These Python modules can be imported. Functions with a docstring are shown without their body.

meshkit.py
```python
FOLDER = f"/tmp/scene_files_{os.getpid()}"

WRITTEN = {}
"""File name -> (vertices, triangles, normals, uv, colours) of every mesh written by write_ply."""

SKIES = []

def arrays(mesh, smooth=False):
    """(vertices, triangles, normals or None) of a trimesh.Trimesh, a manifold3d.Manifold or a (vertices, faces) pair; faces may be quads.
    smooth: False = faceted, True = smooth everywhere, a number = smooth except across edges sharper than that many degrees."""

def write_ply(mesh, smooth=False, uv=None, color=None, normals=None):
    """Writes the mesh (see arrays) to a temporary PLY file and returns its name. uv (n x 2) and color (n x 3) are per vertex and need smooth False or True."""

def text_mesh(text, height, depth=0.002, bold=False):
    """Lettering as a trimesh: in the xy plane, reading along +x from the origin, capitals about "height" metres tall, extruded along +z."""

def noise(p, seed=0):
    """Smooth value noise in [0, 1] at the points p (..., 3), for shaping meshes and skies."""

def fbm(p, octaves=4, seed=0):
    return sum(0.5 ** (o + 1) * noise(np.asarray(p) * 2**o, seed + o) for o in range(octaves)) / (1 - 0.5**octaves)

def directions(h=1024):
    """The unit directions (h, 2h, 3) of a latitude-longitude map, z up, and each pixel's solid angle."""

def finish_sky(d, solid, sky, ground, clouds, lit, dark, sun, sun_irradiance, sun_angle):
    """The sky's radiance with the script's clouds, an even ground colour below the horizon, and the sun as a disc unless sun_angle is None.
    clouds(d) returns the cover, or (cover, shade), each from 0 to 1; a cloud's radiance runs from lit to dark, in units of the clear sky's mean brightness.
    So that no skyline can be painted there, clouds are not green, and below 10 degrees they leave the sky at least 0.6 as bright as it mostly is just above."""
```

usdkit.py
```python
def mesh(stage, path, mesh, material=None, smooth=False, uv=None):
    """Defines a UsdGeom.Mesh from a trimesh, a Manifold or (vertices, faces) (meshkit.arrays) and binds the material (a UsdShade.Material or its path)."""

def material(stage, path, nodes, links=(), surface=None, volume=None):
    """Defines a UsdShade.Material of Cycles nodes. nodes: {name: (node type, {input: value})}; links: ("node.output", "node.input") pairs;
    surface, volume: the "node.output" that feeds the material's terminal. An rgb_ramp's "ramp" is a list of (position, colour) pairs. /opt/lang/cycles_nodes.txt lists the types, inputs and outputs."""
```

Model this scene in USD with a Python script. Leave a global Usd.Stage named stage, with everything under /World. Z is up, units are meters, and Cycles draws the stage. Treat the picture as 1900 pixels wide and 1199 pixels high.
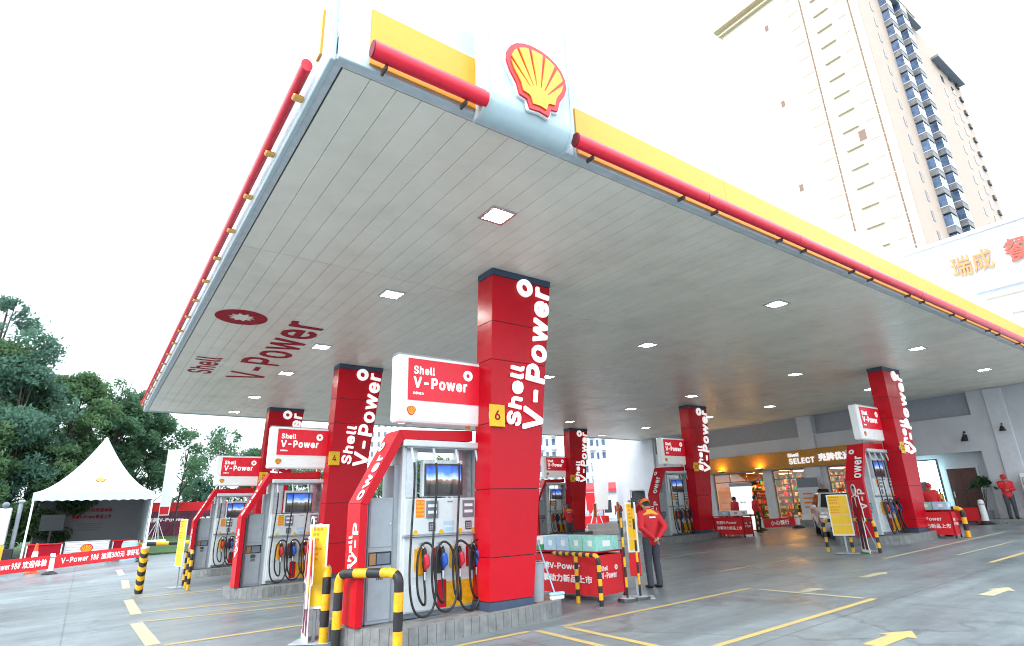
import glob, math, random
import numpy as np
import trimesh
import manifold3d as m3
from shapely import affinity
from shapely.geometry import Polygon, Point, box as sbox
from shapely.ops import unary_union
from PIL import Image, ImageDraw, ImageFont
from pxr import Gf, Sdf, Usd, UsdGeom, UsdLux, UsdShade
import usdkit, meshkit

rng = random.Random(7)
nrng = np.random.default_rng(7)
stage = Usd.Stage.CreateInMemory()
UsdGeom.SetStageUpAxis(stage, "Z")
UsdGeom.SetStageMetersPerUnit(stage, 1.0)
UsdGeom.Xform.Define(stage, "/World")
UsdGeom.Scope.Define(stage, "/World/Looks")

# ------------------------------------------------------------------ camera, sky, sun, exposure
EXPOSURE = 0.74
SKY_STRENGTH = 0.12
SUN_INTENSITY = 0.4
SUN_ANGLE = 28.0
SUN_DIR = np.array([-0.80, -0.18, 0.62]); SUN_DIR /= np.linalg.norm(SUN_DIR)      # direction towards the sun
cam = UsdGeom.Camera.Define(stage, "/World/camera")
RIGHT = (0.8142199366, -0.5796795580, -0.0318983511)
DOWN = (0.1565951996, 0.2721980775, -0.9494135822)
FWD = (0.5590383156, 0.7680363381, 0.3124041375)
cm = Gf.Matrix4d(*RIGHT, 0, *[-a for a in DOWN], 0, *[-a for a in FWD], 0, 0, 0, 1.86, 1)
cam.AddTransformOp().Set(cm)
cam.CreateHorizontalApertureAttr(36.0)
cam.CreateVerticalApertureAttr(36.0 * 646 / 1024)
cam.CreateFocalLengthAttr(36.0 * 1053.39 / 1900)
cam.CreateClippingRangeAttr(Gf.Vec2f(0.05, 2000))
cam.CreateExposureAttr(EXPOSURE)

SUN_EL, SUN_ROT = math.asin(SUN_DIR[2]), math.atan2(SUN_DIR[0], SUN_DIR[1])
sky_m = usdkit.material(stage, "/World/Looks/overcast_sky", {
    "sky": ("sky_texture", {"sky_type": "single_scattering", "sun_disc": False, "sun_elevation": SUN_EL, "sun_rotation": SUN_ROT, "aerosol_density": 2.0}),
    "co": ("texture_coordinate", {}),
    "n": ("noise_texture", {"scale": 2.2, "detail": 5.0, "roughness": 0.55}),
    "r": ("rgb_ramp", {"ramp": [(0.25, (10.6, 11.8, 13.0)), (0.75, (14.6, 15.6, 16.6))]}),
    "mx": ("mix", {"fac": 0.86}),
    "sz": ("separate_xyz", {}), "cie": ("map_range", {"from_min": 0.0, "from_max": 1.0, "to_min": 0.58, "to_max": 1.74, "clamp": True}), "sc": ("combine_xyz", {}),   # an overcast sky is about three times as bright overhead as at the horizon
    "mul": ("mix", {"mix_type": "multiply", "fac": 1.0}),
    "bg": ("background_shader", {"strength": SKY_STRENGTH})},
    [("co.generated", "n.vector"), ("n.fac", "r.fac"), ("sky.color", "mx.color1"), ("r.color", "mx.color2"), ("co.generated", "sz.vector"), ("sz.z", "cie.value"), ("cie.result", "sc.x"), ("cie.result", "sc.y"), ("cie.result", "sc.z"), ("mx.color", "mul.color1"), ("sc.vector", "mul.color2"), ("mul.color", "bg.color")], surface="bg.background")
dome = UsdLux.DomeLight.Define(stage, "/World/sky")
UsdShade.MaterialBindingAPI.Apply(dome.GetPrim()).Bind(sky_m)
dome.GetPrim().SetCustomDataByKey("kind", "structure")
sun = UsdLux.DistantLight.Define(stage, "/World/sun")
sun.CreateIntensityAttr(SUN_INTENSITY)
sun.CreateAngleAttr(SUN_ANGLE)
sun.CreateColorAttr(Gf.Vec3f(1.0, 0.96, 0.90))
sun.CreateNormalizeAttr(True)
zc = SUN_DIR; xc = np.cross([0, 0, 1], zc); xc /= np.linalg.norm(xc); yc = np.cross(zc, xc)
sun.AddTransformOp().Set(Gf.Matrix4d(*xc, 0, *yc, 0, *zc, 0, 0, 0, 0, 1))

# ------------------------------------------------------------------ materials
def mat(name, col, rough=0.5, metal=0.0, var=0.08, scale=6.0, bump=0.0, bscale=40.0, coat=0.0, emit=None, estr=0.0, spec=0.5, trans=0.0, col2=None, randomness=0.0):
    col = tuple(col)
    c2 = tuple(col2) if col2 else tuple(max(0.0, c * (1 - 2.2 * var)) for c in col)
    c1 = col if col2 else tuple(min(1.0, c * (1 + var)) for c in col)
    nodes = {"co": ("texture_coordinate", {}), "g": ("geometry", {}),
             "n": ("noise_texture", {"scale": scale, "detail": 6.0, "roughness": 0.62}),
             "r": ("rgb_ramp", {"ramp": [(0.30, c2), (0.70, c1)]}),
             "rr": ("rgb_ramp", {"ramp": [(0.3, (max(0.02, rough * 0.8),) * 3), (0.7, (min(1, rough * 1.2),) * 3)]}),
             "p": ("principled_bsdf", {"metallic": metal, "specular_ior_level": spec, "coat_weight": coat})}
    links = [("g.position", "n.vector"), ("n.fac", "r.fac"), ("n.fac", "rr.fac"), ("rr.color", "p.roughness")]
    if randomness:
        nodes["oi"] = ("object_info", {})
        nodes["mr"] = ("map_range", {"from_min": 0.0, "from_max": 1.0, "to_min": 1 - randomness, "to_max": 1 + randomness})
        nodes["h"] = ("hsv", {})
        links += [("oi.random", "mr.value"), ("mr.result", "h.value"), ("r.color", "h.color"), ("h.color", "p.base_color")]
    else:
        links.append(("r.color", "p.base_color"))
    if emit is not None:
        nodes["p"][1].update({"emission_color": tuple(emit), "emission_strength": estr})
    if trans:
        nodes["p"][1]["transmission_weight"] = trans
    if bump:
        nodes["n2"] = ("noise_texture", {"scale": bscale, "detail": 4.0})
        nodes["b"] = ("bump", {"strength": bump, "distance": 0.01})
        links += [("g.position", "n2.vector"), ("n2.fac", "b.height"), ("b.normal", "p.normal")]
    return usdkit.material(stage, "/World/Looks/" + name, nodes, links, surface="p.BSDF")

def pane_mat(name, tint=(0.9, 0.95, 0.95), rough=0.02):
    return usdkit.material(stage, "/World/Looks/" + name, {
        "t": ("transparent_bsdf", {"color": tint}), "g": ("glossy_bsdf", {"roughness": rough, "color": (1, 1, 1)}),
        "f": ("fresnel", {"IOR": 1.5}), "m": ("mix_closure", {})},
        [("f.fac", "m.fac"), ("t.BSDF", "m.closure1"), ("g.BSDF", "m.closure2")], surface="m.closure")

def emit_mat(name, col, s):
    return usdkit.material(stage, "/World/Looks/" + name, {"e": ("emission", {"color": col, "strength": s})}, [], surface="e.emission")

def leaf_mat(name, a, b, tr=0.3):
    return usdkit.material(stage, "/World/Looks/" + name, {
        "g": ("geometry", {}), "w": ("noise_texture", {"scale": 0.7, "detail": 3.0}),
        "mx": ("math", {"math_type": "add"}), "hf": ("math", {"math_type": "multiply", "value2": 0.5}),
        "r": ("rgb_ramp", {"ramp": [(0.25, a), (0.75, b)]}),
        "d": ("principled_bsdf", {"roughness": 0.5, "specular_ior_level": 0.4}), "t": ("translucent_bsdf", {}), "m": ("mix_closure", {"fac": tr})},
        [("g.random_per_island", "mx.value1"), ("g.position", "w.vector"), ("w.fac", "mx.value2"), ("mx.value", "hf.value1"), ("hf.value", "r.fac"),
         ("r.color", "d.base_color"), ("r.color", "t.color"), ("d.BSDF", "m.closure1"), ("t.BSDF", "m.closure2")], surface="m.closure")

M = {}
RED = (0.52, 0.003, 0.014)
M["red"] = mat("red_cladding", RED, 0.36, var=0.02, scale=1.5, bump=0.10, bscale=1.6, spec=0.28, randomness=0.05)
M["red_sign"] = mat("red_sign_face", (0.68, 0.012, 0.03), 0.35, var=0.04, emit=(0.9, 0.02, 0.05), estr=0.12)
M["red_tube"] = mat("red_light_bar", (0.66, 0.006, 0.03), 0.28, var=0.06)
M["red_cloth"] = mat("red_fabric", (0.66, 0.012, 0.02), 0.75, var=0.08, bump=0.3, bscale=220)
M["dark_red"] = mat("dark_red_print", (0.36, 0.004, 0.018), 0.6, var=0.06, spec=0.2)
M["navy"] = mat("navy_plinth", (0.045, 0.07, 0.12), 0.45)
M["black"] = mat("black_paint", (0.016, 0.016, 0.018), 0.4, var=0.2)
M["rubber"] = mat("black_rubber", (0.012, 0.012, 0.013), 0.45, var=0.2)
M["dark"] = mat("dark_grey_plastic", (0.05, 0.055, 0.06), 0.4, var=0.15)
M["glass_dark"] = mat("dark_display_glass", (0.02, 0.025, 0.03), 0.08, var=0.1)
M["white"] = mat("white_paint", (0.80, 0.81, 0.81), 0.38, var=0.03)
M["pump_white"] = mat("pump_white_enamel", (0.60, 0.66, 0.675), 0.34, var=0.03)
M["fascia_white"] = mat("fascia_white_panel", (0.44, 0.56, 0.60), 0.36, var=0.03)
M["panel_grey"] = mat("grey_wall_panel", (0.36, 0.39, 0.44), 0.6, var=0.05)
M["white_alu"] = mat("white_aluminium", (0.74, 0.77, 0.78), 0.32, var=0.04)
M["soffit"] = mat("soffit_white_metal", (0.80, 0.77, 0.665), 0.36, var=0.04, scale=1.2, bump=0.02, bscale=9.0, randomness=0.03)
M["soffit_trim"] = mat("soffit_trim_grey", (0.52, 0.58, 0.61), 0.4)
M["gap"] = mat("dark_gap", (0.06, 0.06, 0.065), 0.7)
M["lit_white"] = mat("lit_white_letters", (0.82, 0.82, 0.82), 0.4, var=0.01, emit=(1, 1, 1), estr=0.35)
M["print_white"] = mat("white_print", (0.82, 0.82, 0.82), 0.5, var=0.02)
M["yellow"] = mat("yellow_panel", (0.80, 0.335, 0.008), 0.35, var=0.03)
M["notice_yellow"] = mat("notice_yellow", (0.84, 0.52, 0.012), 0.45, var=0.03)
M["faded_orange"] = mat("faded_orange_paint", (0.64, 0.26, 0.10), 0.7, var=0.15)
M["faded_red"] = mat("faded_red_paint", (0.58, 0.10, 0.07), 0.7, var=0.15)
M["rail_dark"] = mat("dark_balcony_rail", (0.17, 0.18, 0.19), 0.5, var=0.25, scale=1.5)
M["yellow_lit"] = mat("yellow_bracket", (0.80, 0.42, 0.10), 0.45, var=0.04)
M["hazard_yellow"] = mat("hazard_yellow_paint", (0.82, 0.42, 0.01), 0.35, var=0.12, scale=14)
M["grey"] = mat("grey_steel_paint", (0.34, 0.38, 0.42), 0.42, var=0.05)
M["grey_dark"] = mat("dark_steel_paint", (0.16, 0.19, 0.23), 0.42, var=0.08)
M["silver"] = mat("satin_aluminium", (0.60, 0.63, 0.66), 0.30, metal=0.8, var=0.05)
M["chrome"] = mat("polished_steel", (0.75, 0.76, 0.77), 0.15, metal=1.0, var=0.03)
M["orange"] = mat("orange_print", (0.80, 0.22, 0.01), 0.5, var=0.05)
M["nozzle_red"] = mat("nozzle_red", (0.55, 0.02, 0.04), 0.4)
M["nozzle_blue"] = mat("nozzle_blue", (0.015, 0.08, 0.42), 0.4)
M["kerb"] = mat("kerb_concrete", (0.215, 0.225, 0.225), 0.8, var=0.16, scale=7, bump=0.3, bscale=60, randomness=0.05)
M["terracotta"] = mat("terracotta_paving", (0.30, 0.17, 0.13), 0.75, var=0.2, scale=5, bump=0.3)
M["mark"] = mat("road_paint_yellow", (0.56, 0.38, 0.09), 0.6, col2=(0.36, 0.31, 0.18), scale=7.5)
M["mark_pale"] = mat("road_paint_worn", (0.50, 0.43, 0.22), 0.6, col2=(0.30, 0.31, 0.28), scale=7.5)
M["wall"] = mat("white_render_wall", (0.56, 0.59, 0.63), 0.75, var=0.05, scale=1.3, bump=0.1)
M["wall_trim"] = mat("wall_trim", (0.60, 0.63, 0.68), 0.6, var=0.04)
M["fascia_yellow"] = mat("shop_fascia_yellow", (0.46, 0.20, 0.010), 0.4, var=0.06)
M["door_brown"] = mat("brown_door", (0.085, 0.028, 0.022), 0.4, var=0.2, scale=18)
M["cream"] = mat("tower_cream_tiles", (0.60, 0.545, 0.43), 0.7, var=0.05, scale=0.6)
M["pink"] = mat("tower_pink_tiles", (0.47, 0.375, 0.30), 0.7, var=0.06, scale=0.6)
M["blue_glass"] = mat("blue_window_glass", (0.09, 0.15, 0.26), 0.10, var=0.3, scale=0.9)
M["pale_apt"] = mat("pale_apartment_wall", (0.62, 0.66, 0.70), 0.8, var=0.05, scale=0.4)
M["pipe_brown"] = mat("brown_downpipe", (0.22, 0.14, 0.10), 0.6)
M["ledge_yellow"] = mat("ochre_ledge", (0.62, 0.53, 0.35), 0.6)
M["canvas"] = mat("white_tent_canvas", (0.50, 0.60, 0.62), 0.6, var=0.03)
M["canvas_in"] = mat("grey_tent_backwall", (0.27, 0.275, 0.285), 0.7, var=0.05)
M["trouser"] = mat("grey_trousers", (0.050, 0.058, 0.076), 0.8, var=0.15, bump=1.0, bscale=13)
M["cloth_dark"] = mat("dark_cloth", (0.02, 0.02, 0.024), 0.8, var=0.2)
M["jacket"] = mat("red_jacket", (0.62, 0.012, 0.02), 0.65, var=0.10, bump=1.0, bscale=11)
M["jacket_yellow"] = mat("jacket_yellow", (0.80, 0.42, 0.03), 0.65)
M["cap_yellow"] = mat("cap_orange", (0.78, 0.20, 0.02), 0.65)
M["skin"] = mat("skin", (0.50, 0.30, 0.21), 0.55, var=0.06)
M["hair"] = mat("black_hair", (0.010, 0.009, 0.009), 0.45)
M["shoe"] = mat("black_shoes", (0.012, 0.012, 0.013), 0.4)
M["green"] = mat("green_print", (0.02, 0.30, 0.08), 0.5)
M["aqua"] = mat("aqua_print", (0.30, 0.66, 0.58), 0.5, var=0.1, scale=14)
M["sky_blue"] = mat("pale_blue_print", (0.40, 0.62, 0.78), 0.5, var=0.1, scale=14)
M["plum"] = mat("plum_print", (0.13, 0.012, 0.045), 0.55, var=0.4, scale=1.5)
M["cone"] = mat("orange_cone", (0.80, 0.10, 0.015), 0.5)
M["grass"] = mat("grass_green", (0.05, 0.12, 0.03), 0.9, var=0.4, scale=7)
M["bark"] = mat("bark", (0.06, 0.05, 0.042), 0.9, var=0.25, scale=8)
M["leaf_a"] = leaf_mat("leaf_dark", (0.070, 0.155, 0.080), (0.210, 0.325, 0.150), 0.52)
M["leaf_b"] = leaf_mat("leaf_mid", (0.090, 0.175, 0.075), (0.250, 0.365, 0.140), 0.52)
M["leaf_c"] = leaf_mat("leaf_blue", (0.075, 0.165, 0.115), (0.210, 0.335, 0.215), 0.52)
M["leaf_in"] = leaf_mat("leaf_pot", (0.02, 0.07, 0.025), (0.06, 0.16, 0.05))
M["car_white"] = mat("white_car_paint", (0.75, 0.76, 0.76), 0.2, var=0.02, coat=0.6)
M["wood"] = mat("warm_wood", (0.36, 0.19, 0.08), 0.5, var=0.15, scale=4)
M["shop_floor"] = mat("shop_floor_tile", (0.38, 0.33, 0.27), 0.3, var=0.08)
M["shop_back"] = mat("shop_back_wall", (0.42, 0.24, 0.10), 0.6, var=0.03)
M["pane"] = pane_mat("window_pane")
M["lamp"] = emit_mat("lamp_panel_light", (1.0, 0.97, 0.90), 70.0)
M["warm_lamp"] = emit_mat("warm_lamp_light", (1.0, 0.42, 0.085), 46.0)
M["spot_lamp"] = emit_mat("fascia_spot_light", (1.0, 0.55, 0.14), 110.0)
M["screen_ad"] = mat("lit_ad_screen", (0.3, 0.5, 0.5), 0.3, emit=(0.62, 0.95, 1.0), estr=2.0)
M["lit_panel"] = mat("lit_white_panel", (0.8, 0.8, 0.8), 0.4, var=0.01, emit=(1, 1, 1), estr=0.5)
M["sign_white"] = mat("sign_box_white", (0.80, 0.82, 0.82), 0.35, var=0.02, emit=(0.95, 1, 1), estr=0.10)
M["tube_cap"] = mat("tube_end_dark_red", (0.20, 0.004, 0.012), 0.5)
M["emblem_red"] = mat("emblem_red", (0.62, 0.010, 0.018), 0.35, var=0.03)
M["emblem_yellow"] = mat("emblem_yellow", (0.82, 0.36, 0.01), 0.35, var=0.03)
# the forecourt's slab: grey-blue concrete with patches, tyre marks and joints
M["ground"] = usdkit.material(stage, "/World/Looks/forecourt_concrete", {
    "g": ("geometry", {}),
    "n1": ("noise_texture", {"scale": 0.28, "detail": 7.0, "roughness": 0.62}),
    "n2": ("noise_texture", {"scale": 3.5, "detail": 8.0, "roughness": 0.7}),
    "n3": ("noise_texture", {"scale": 90.0, "detail": 3.0}),
    "mp": ("mapping", {"scale": (0.12, 1.6, 1.0)}),
    "n4": ("noise_texture", {"scale": 1.0, "detail": 6.0, "roughness": 0.6, "distortion": 0.4}),
    "r1": ("rgb_ramp", {"ramp": [(0.30, (0.126, 0.156, 0.168)), (0.72, (0.228, 0.274, 0.292))]}),
    "r2": ("rgb_ramp", {"ramp": [(0.30, (0.78, 0.78, 0.78)), (0.70, (1.10, 1.10, 1.10))]}),
    "r4": ("rgb_ramp", {"ramp": [(0.36, (0.66, 0.67, 0.67)), (0.56, (1.04, 1.04, 1.04))]}),
    "m1": ("mix", {"mix_type": "multiply", "fac": 1.0}), "m2": ("mix", {"mix_type": "multiply", "fac": 0.8}),
    "br": ("brick_texture", {"scale": 1.0, "brick_width": 5.2, "row_height": 4.6, "mortar_size": 0.014, "offset": 0.0, "color1": (1, 1, 1), "color2": (0.94, 0.94, 0.94), "mortar": (0.5, 0.5, 0.5)}),
    "m3": ("mix", {"mix_type": "multiply", "fac": 0.85}),
    "v1": ("voronoi_texture", {"scale": 0.75, "randomness": 1.0}), "rv": ("rgb_ramp", {"ramp": [(0.0, (0.50, 0.50, 0.50)), (0.05, (0.60, 0.60, 0.60)), (0.11, (1, 1, 1))]}), "m4": ("mix", {"mix_type": "multiply", "fac": 0.7}),
    "v3": ("voronoi_texture", {"scale": 5.0, "randomness": 1.0}), "rv3": ("rgb_ramp", {"ramp": [(0.0, (0.6, 0.6, 0.6)), (0.07, (1, 1, 1))]}), "m6": ("mix", {"mix_type": "multiply", "fac": 0.5}),
    "nd": ("noise_texture", {"scale": 1.3, "detail": 5.0}), "ma": ("vector_math", {"math_type": "multiply_add", "vector2": (0.9, 0.9, 0.9)}),
    "v2": ("voronoi_texture", {"scale": 0.16, "feature": "distance_to_edge"}), "rk": ("rgb_ramp", {"ramp": [(0.0, (0.45, 0.45, 0.45)), (0.0035, (0.55, 0.55, 0.55)), (0.006, (1, 1, 1))]}), "m5": ("mix", {"mix_type": "multiply", "fac": 0.55}),
    "rr": ("rgb_ramp", {"ramp": [(0.3, (0.26, 0.26, 0.26)), (0.7, (0.52, 0.52, 0.52))]}),
    "b": ("bump", {"strength": 0.25, "distance": 0.01}),
    "p": ("principled_bsdf", {"specular_ior_level": 0.5})},
    [("g.position", "n1.vector"), ("g.position", "n2.vector"), ("g.position", "n3.vector"), ("g.position", "mp.vector"), ("mp.vector", "n4.vector"), ("g.position", "br.vector"),
     ("n1.fac", "r1.fac"), ("n2.fac", "r2.fac"), ("n4.fac", "r4.fac"), ("r1.color", "m1.color1"), ("r2.color", "m1.color2"), ("m1.color", "m2.color1"), ("r4.color", "m2.color2"),
     ("m2.color", "m3.color1"), ("br.color", "m3.color2"), ("g.position", "v1.vector"), ("v1.distance", "rv.fac"), ("m3.color", "m4.color1"), ("rv.color", "m4.color2"), ("g.position", "v3.vector"), ("v3.distance", "rv3.fac"), ("m4.color", "m6.color1"), ("rv3.color", "m6.color2"), ("g.position", "nd.vector"), ("nd.color", "ma.vector1"), ("g.position", "ma.vector3"), ("ma.vector", "v2.vector"), ("v2.distance", "rk.fac"), ("m6.color", "m5.color1"), ("rk.color", "m5.color2"), ("m5.color", "p.base_color"), ("n1.fac", "rr.fac"), ("rr.color", "p.roughness"), ("n3.fac", "b.height"), ("b.normal", "p.normal")], surface="p.BSDF")
# printed picture of the pump's screen: a blue sky over a dark hall roof
M["screen"] = usdkit.material(stage, "/World/Looks/pump_screen_picture", {
    "co": ("texture_coordinate", {}), "s": ("separate_xyz", {}), "zr": ("map_range", {"from_min": 1.80, "from_max": 2.27, "to_min": 0.0, "to_max": 1.0}),
    "n": ("noise_texture", {"scale": 5.0, "detail": 4.0}), "a": ("math", {"math_type": "multiply_add", "value2": 0.5, "value3": -0.25}), "ad": ("math", {"math_type": "add"}),
    "r": ("rgb_ramp", {"ramp": [(0.0, (0.012, 0.012, 0.012)), (0.30, (0.03, 0.03, 0.035)), (0.40, (0.10, 0.09, 0.03)), (0.46, (0.22, 0.10, 0.12)), (0.54, (0.45, 0.60, 0.85)), (0.75, (0.05, 0.16, 0.55)), (1.0, (0.02, 0.05, 0.32))]}),
    "p": ("principled_bsdf", {"roughness": 0.2, "emission_strength": 0.6})},
    [("co.object", "s.vector"), ("co.object", "n.vector"), ("n.fac", "a.value1"), ("s.z", "zr.value"), ("zr.result", "ad.value1"), ("a.value", "ad.value2"), ("ad.value", "r.fac"), ("r.color", "p.base_color"), ("r.color", "p.emission_color")], surface="p.BSDF")

# ------------------------------------------------------------------ prim helpers
used = {}
def numbered(parent, name):
    n = used.get((parent, name), 0); used[(parent, name)] = n + 1
    return name if n == 0 else f"{name}_{n:03d}"

def tag(path, label=None, cat=None, group=None, kind=None):
    p = stage.GetPrimAtPath(path)
    for k, v in (("label", label), ("category", cat), ("group", group), ("kind", kind)):
        if v:
            p.SetCustomDataByKey(k, v)
    return path

def thing(name, label=None, cat=None, group=None, kind=None, loc=(0, 0, 0), rotz=0.0):
    path = "/World/" + numbered("/World", name)
    x = UsdGeom.Xform.Define(stage, path)
    x.AddTranslateOp().Set(Gf.Vec3d(*map(float, loc)))
    x.AddRotateZOp().Set(float(rotz))
    return tag(path, label, cat, group, kind)

def part(parent, name, mesh, m, smooth=False, label=None, kind=None):
    path = parent + "/" + numbered(parent, name)
    usdkit.mesh(stage, path, cat_mesh(mesh), M[m] if isinstance(m, str) else m, smooth=smooth)
    return tag(path, label, None, None, kind)

def solo(name, mesh, m, label, cat, group=None, kind=None, smooth=False):
    path = "/World/" + numbered("/World", name)
    usdkit.mesh(stage, path, cat_mesh(mesh), M[m], smooth=smooth)
    return tag(path, label, cat, group, kind)

def copy_of(src, loc, label, group=None, rotz=None):
    base = src.rsplit("/", 1)[1].split("_0")[0]
    path = "/World/" + numbered("/World", base)
    x = UsdGeom.Xform.Define(stage, path)
    x.GetPrim().GetReferences().AddInternalReference(src)
    x.GetPrim().SetInstanceable(True)
    ops = UsdGeom.Xformable(x).GetOrderedXformOps()
    ops[0].Set(Gf.Vec3d(*map(float, loc)))
    if rotz is not None:
        ops[1].Set(float(rotz))
    return tag(path, label, None, group)

# ------------------------------------------------------------------ mesh helpers
def cat_mesh(m):
    if isinstance(m, (list,)):
        return trimesh.util.concatenate([x if isinstance(x, trimesh.Trimesh) else tm(x) for x in m])
    return m

def tm(m):
    v, f, _ = meshkit.arrays(m)
    return trimesh.Trimesh(v, f, process=False)

def bx(lo, hi, b=0.0):
    lo, hi = np.array(lo, float), np.array(hi, float)
    lo, hi = np.minimum(lo, hi), np.maximum(lo, hi)
    if b <= 0:
        return trimesh.creation.box(bounds=[lo, hi])
    b = min(b, (hi - lo).min() * 0.45)
    pts = []
    for sx in (0, 1):
        for sy in (0, 1):
            for sz in (0, 1):
                c = np.where([sx, sy, sz], hi, lo); d = np.where([sx, sy, sz], -1, 1) * b
                for k in range(3):
                    p = c + d; p[k] = c[k]; pts.append(p)
    return trimesh.Trimesh(pts, process=False).convex_hull

def orient(mesh, origin, right, up):
    right, up = np.array(right, float), np.array(up, float)
    T = np.eye(4); T[:3, 0] = right; T[:3, 1] = up; T[:3, 2] = np.cross(right, up); T[:3, 3] = origin
    m = mesh.copy(); m.apply_transform(T)
    return m

def extr(poly, h):
    polys = [g for g in getattr(poly, "geoms", [poly]) if g.geom_type == "Polygon" and g.area > 1e-8]
    return trimesh.util.concatenate([trimesh.creation.extrude_polygon(g, h, engine="earcut") for g in polys])

def plate(poly, h, origin, right, up):
    return orient(extr(poly, h), origin, right, up)

def tube(pts, r, sides=8, caps=True):
    p = np.asarray(pts, float); n = len(p)
    rad = np.broadcast_to(np.asarray(r, float), (n,))
    t = np.gradient(p, axis=0); t /= np.linalg.norm(t, axis=1, keepdims=True) + 1e-12
    a = np.array([0, 0, 1.0]) if abs(t[0, 2]) < 0.9 else np.array([1.0, 0, 0])
    V = []
    for k in range(n):
        a = a - t[k] * (a @ t[k]); a /= np.linalg.norm(a) + 1e-12
        b = np.cross(t[k], a); ang = np.arange(sides) * 2 * np.pi / sides
        V.append(p[k] + rad[k] * (np.cos(ang)[:, None] * a + np.sin(ang)[:, None] * b))
    V = np.vstack(V); F = []
    for k in range(n - 1):
        for s in range(sides):
            i0, i1 = k * sides + s, k * sides + (s + 1) % sides
            F += [[i0, i1, i1 + sides], [i0, i1 + sides, i0 + sides]]
    if caps:
        c0, c1 = len(V), len(V) + 1
        V = np.vstack([V, p[0], p[-1]])
        for s in range(sides):
            F += [[c0, (s + 1) % sides, s], [c1, (n - 1) * sides + s, (n - 1) * sides + (s + 1) % sides]]
    return trimesh.Trimesh(V, F, process=False)

def cyl(p0, p1, r, r2=None, sides=14):
    return tube([p0, p1], [r, r if r2 is None else r2], sides)

def rpath(pts, rad, n=6):
    """A polyline with its inner corners rounded."""
    pts = [np.array(p, float) for p in pts]; out = [pts[0]]
    for a, b, c in zip(pts, pts[1:], pts[2:]):
        u, w = a - b, c - b; lu, lw = np.linalg.norm(u), np.linalg.norm(w)
        d = min(rad, lu * 0.49, lw * 0.49); s, e = b + u / lu * d, b + w / lw * d
        out += [(1 - t) ** 2 * s + 2 * t * (1 - t) * b + t * t * e for t in np.linspace(0, 1, n)]
    return np.array(out + [pts[-1]])

def spline(pts, n=8):
    from scipy.interpolate import CubicSpline
    p = np.array(pts, float); d = np.r_[0, np.cumsum(np.linalg.norm(np.diff(p, axis=0), axis=1) ** 0.7)]
    return CubicSpline(d, p)(np.linspace(0, d[-1], n * (len(p) - 1) + 1))

FONT = {}
def font(kind):
    if kind not in FONT:
        FONT[kind] = ImageFont.truetype(glob.glob("/opt/blender-*/*/datafiles/fonts/" + ("Noto Sans CJK*" if kind == "cjk" else "Inter.woff2"))[0], 96)
    return FONT[kind]

TEXTS = {}
def glyph(s, kind, bold):
    f = font(kind)
    x0, y0, x1, y1 = f.getbbox(s, anchor="ls", stroke_width=bold)
    im = Image.new("L", (x1 - x0 + 8, y1 - y0 + 8))
    ImageDraw.Draw(im).text((4 - x0, 4 - y0), s, 255, f, anchor="ls", stroke_width=bold)
    on = np.pad(np.asarray(im) > 127, ((0, 0), (1, 1))).astype(np.int8)
    rows, starts = np.nonzero(np.diff(on, axis=1) == 1)
    ends = np.nonzero(np.diff(on, axis=1) == -1)[1]
    p = unary_union([sbox(a, -r_ - 1, e, -r_) for a, e, r_ in zip(starts, ends, rows)]).buffer(0.7).buffer(-0.7).simplify(1.0 if kind == "latin" else 1.3)
    return affinity.translate(p, x0 - 4, 4 - y0)

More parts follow.
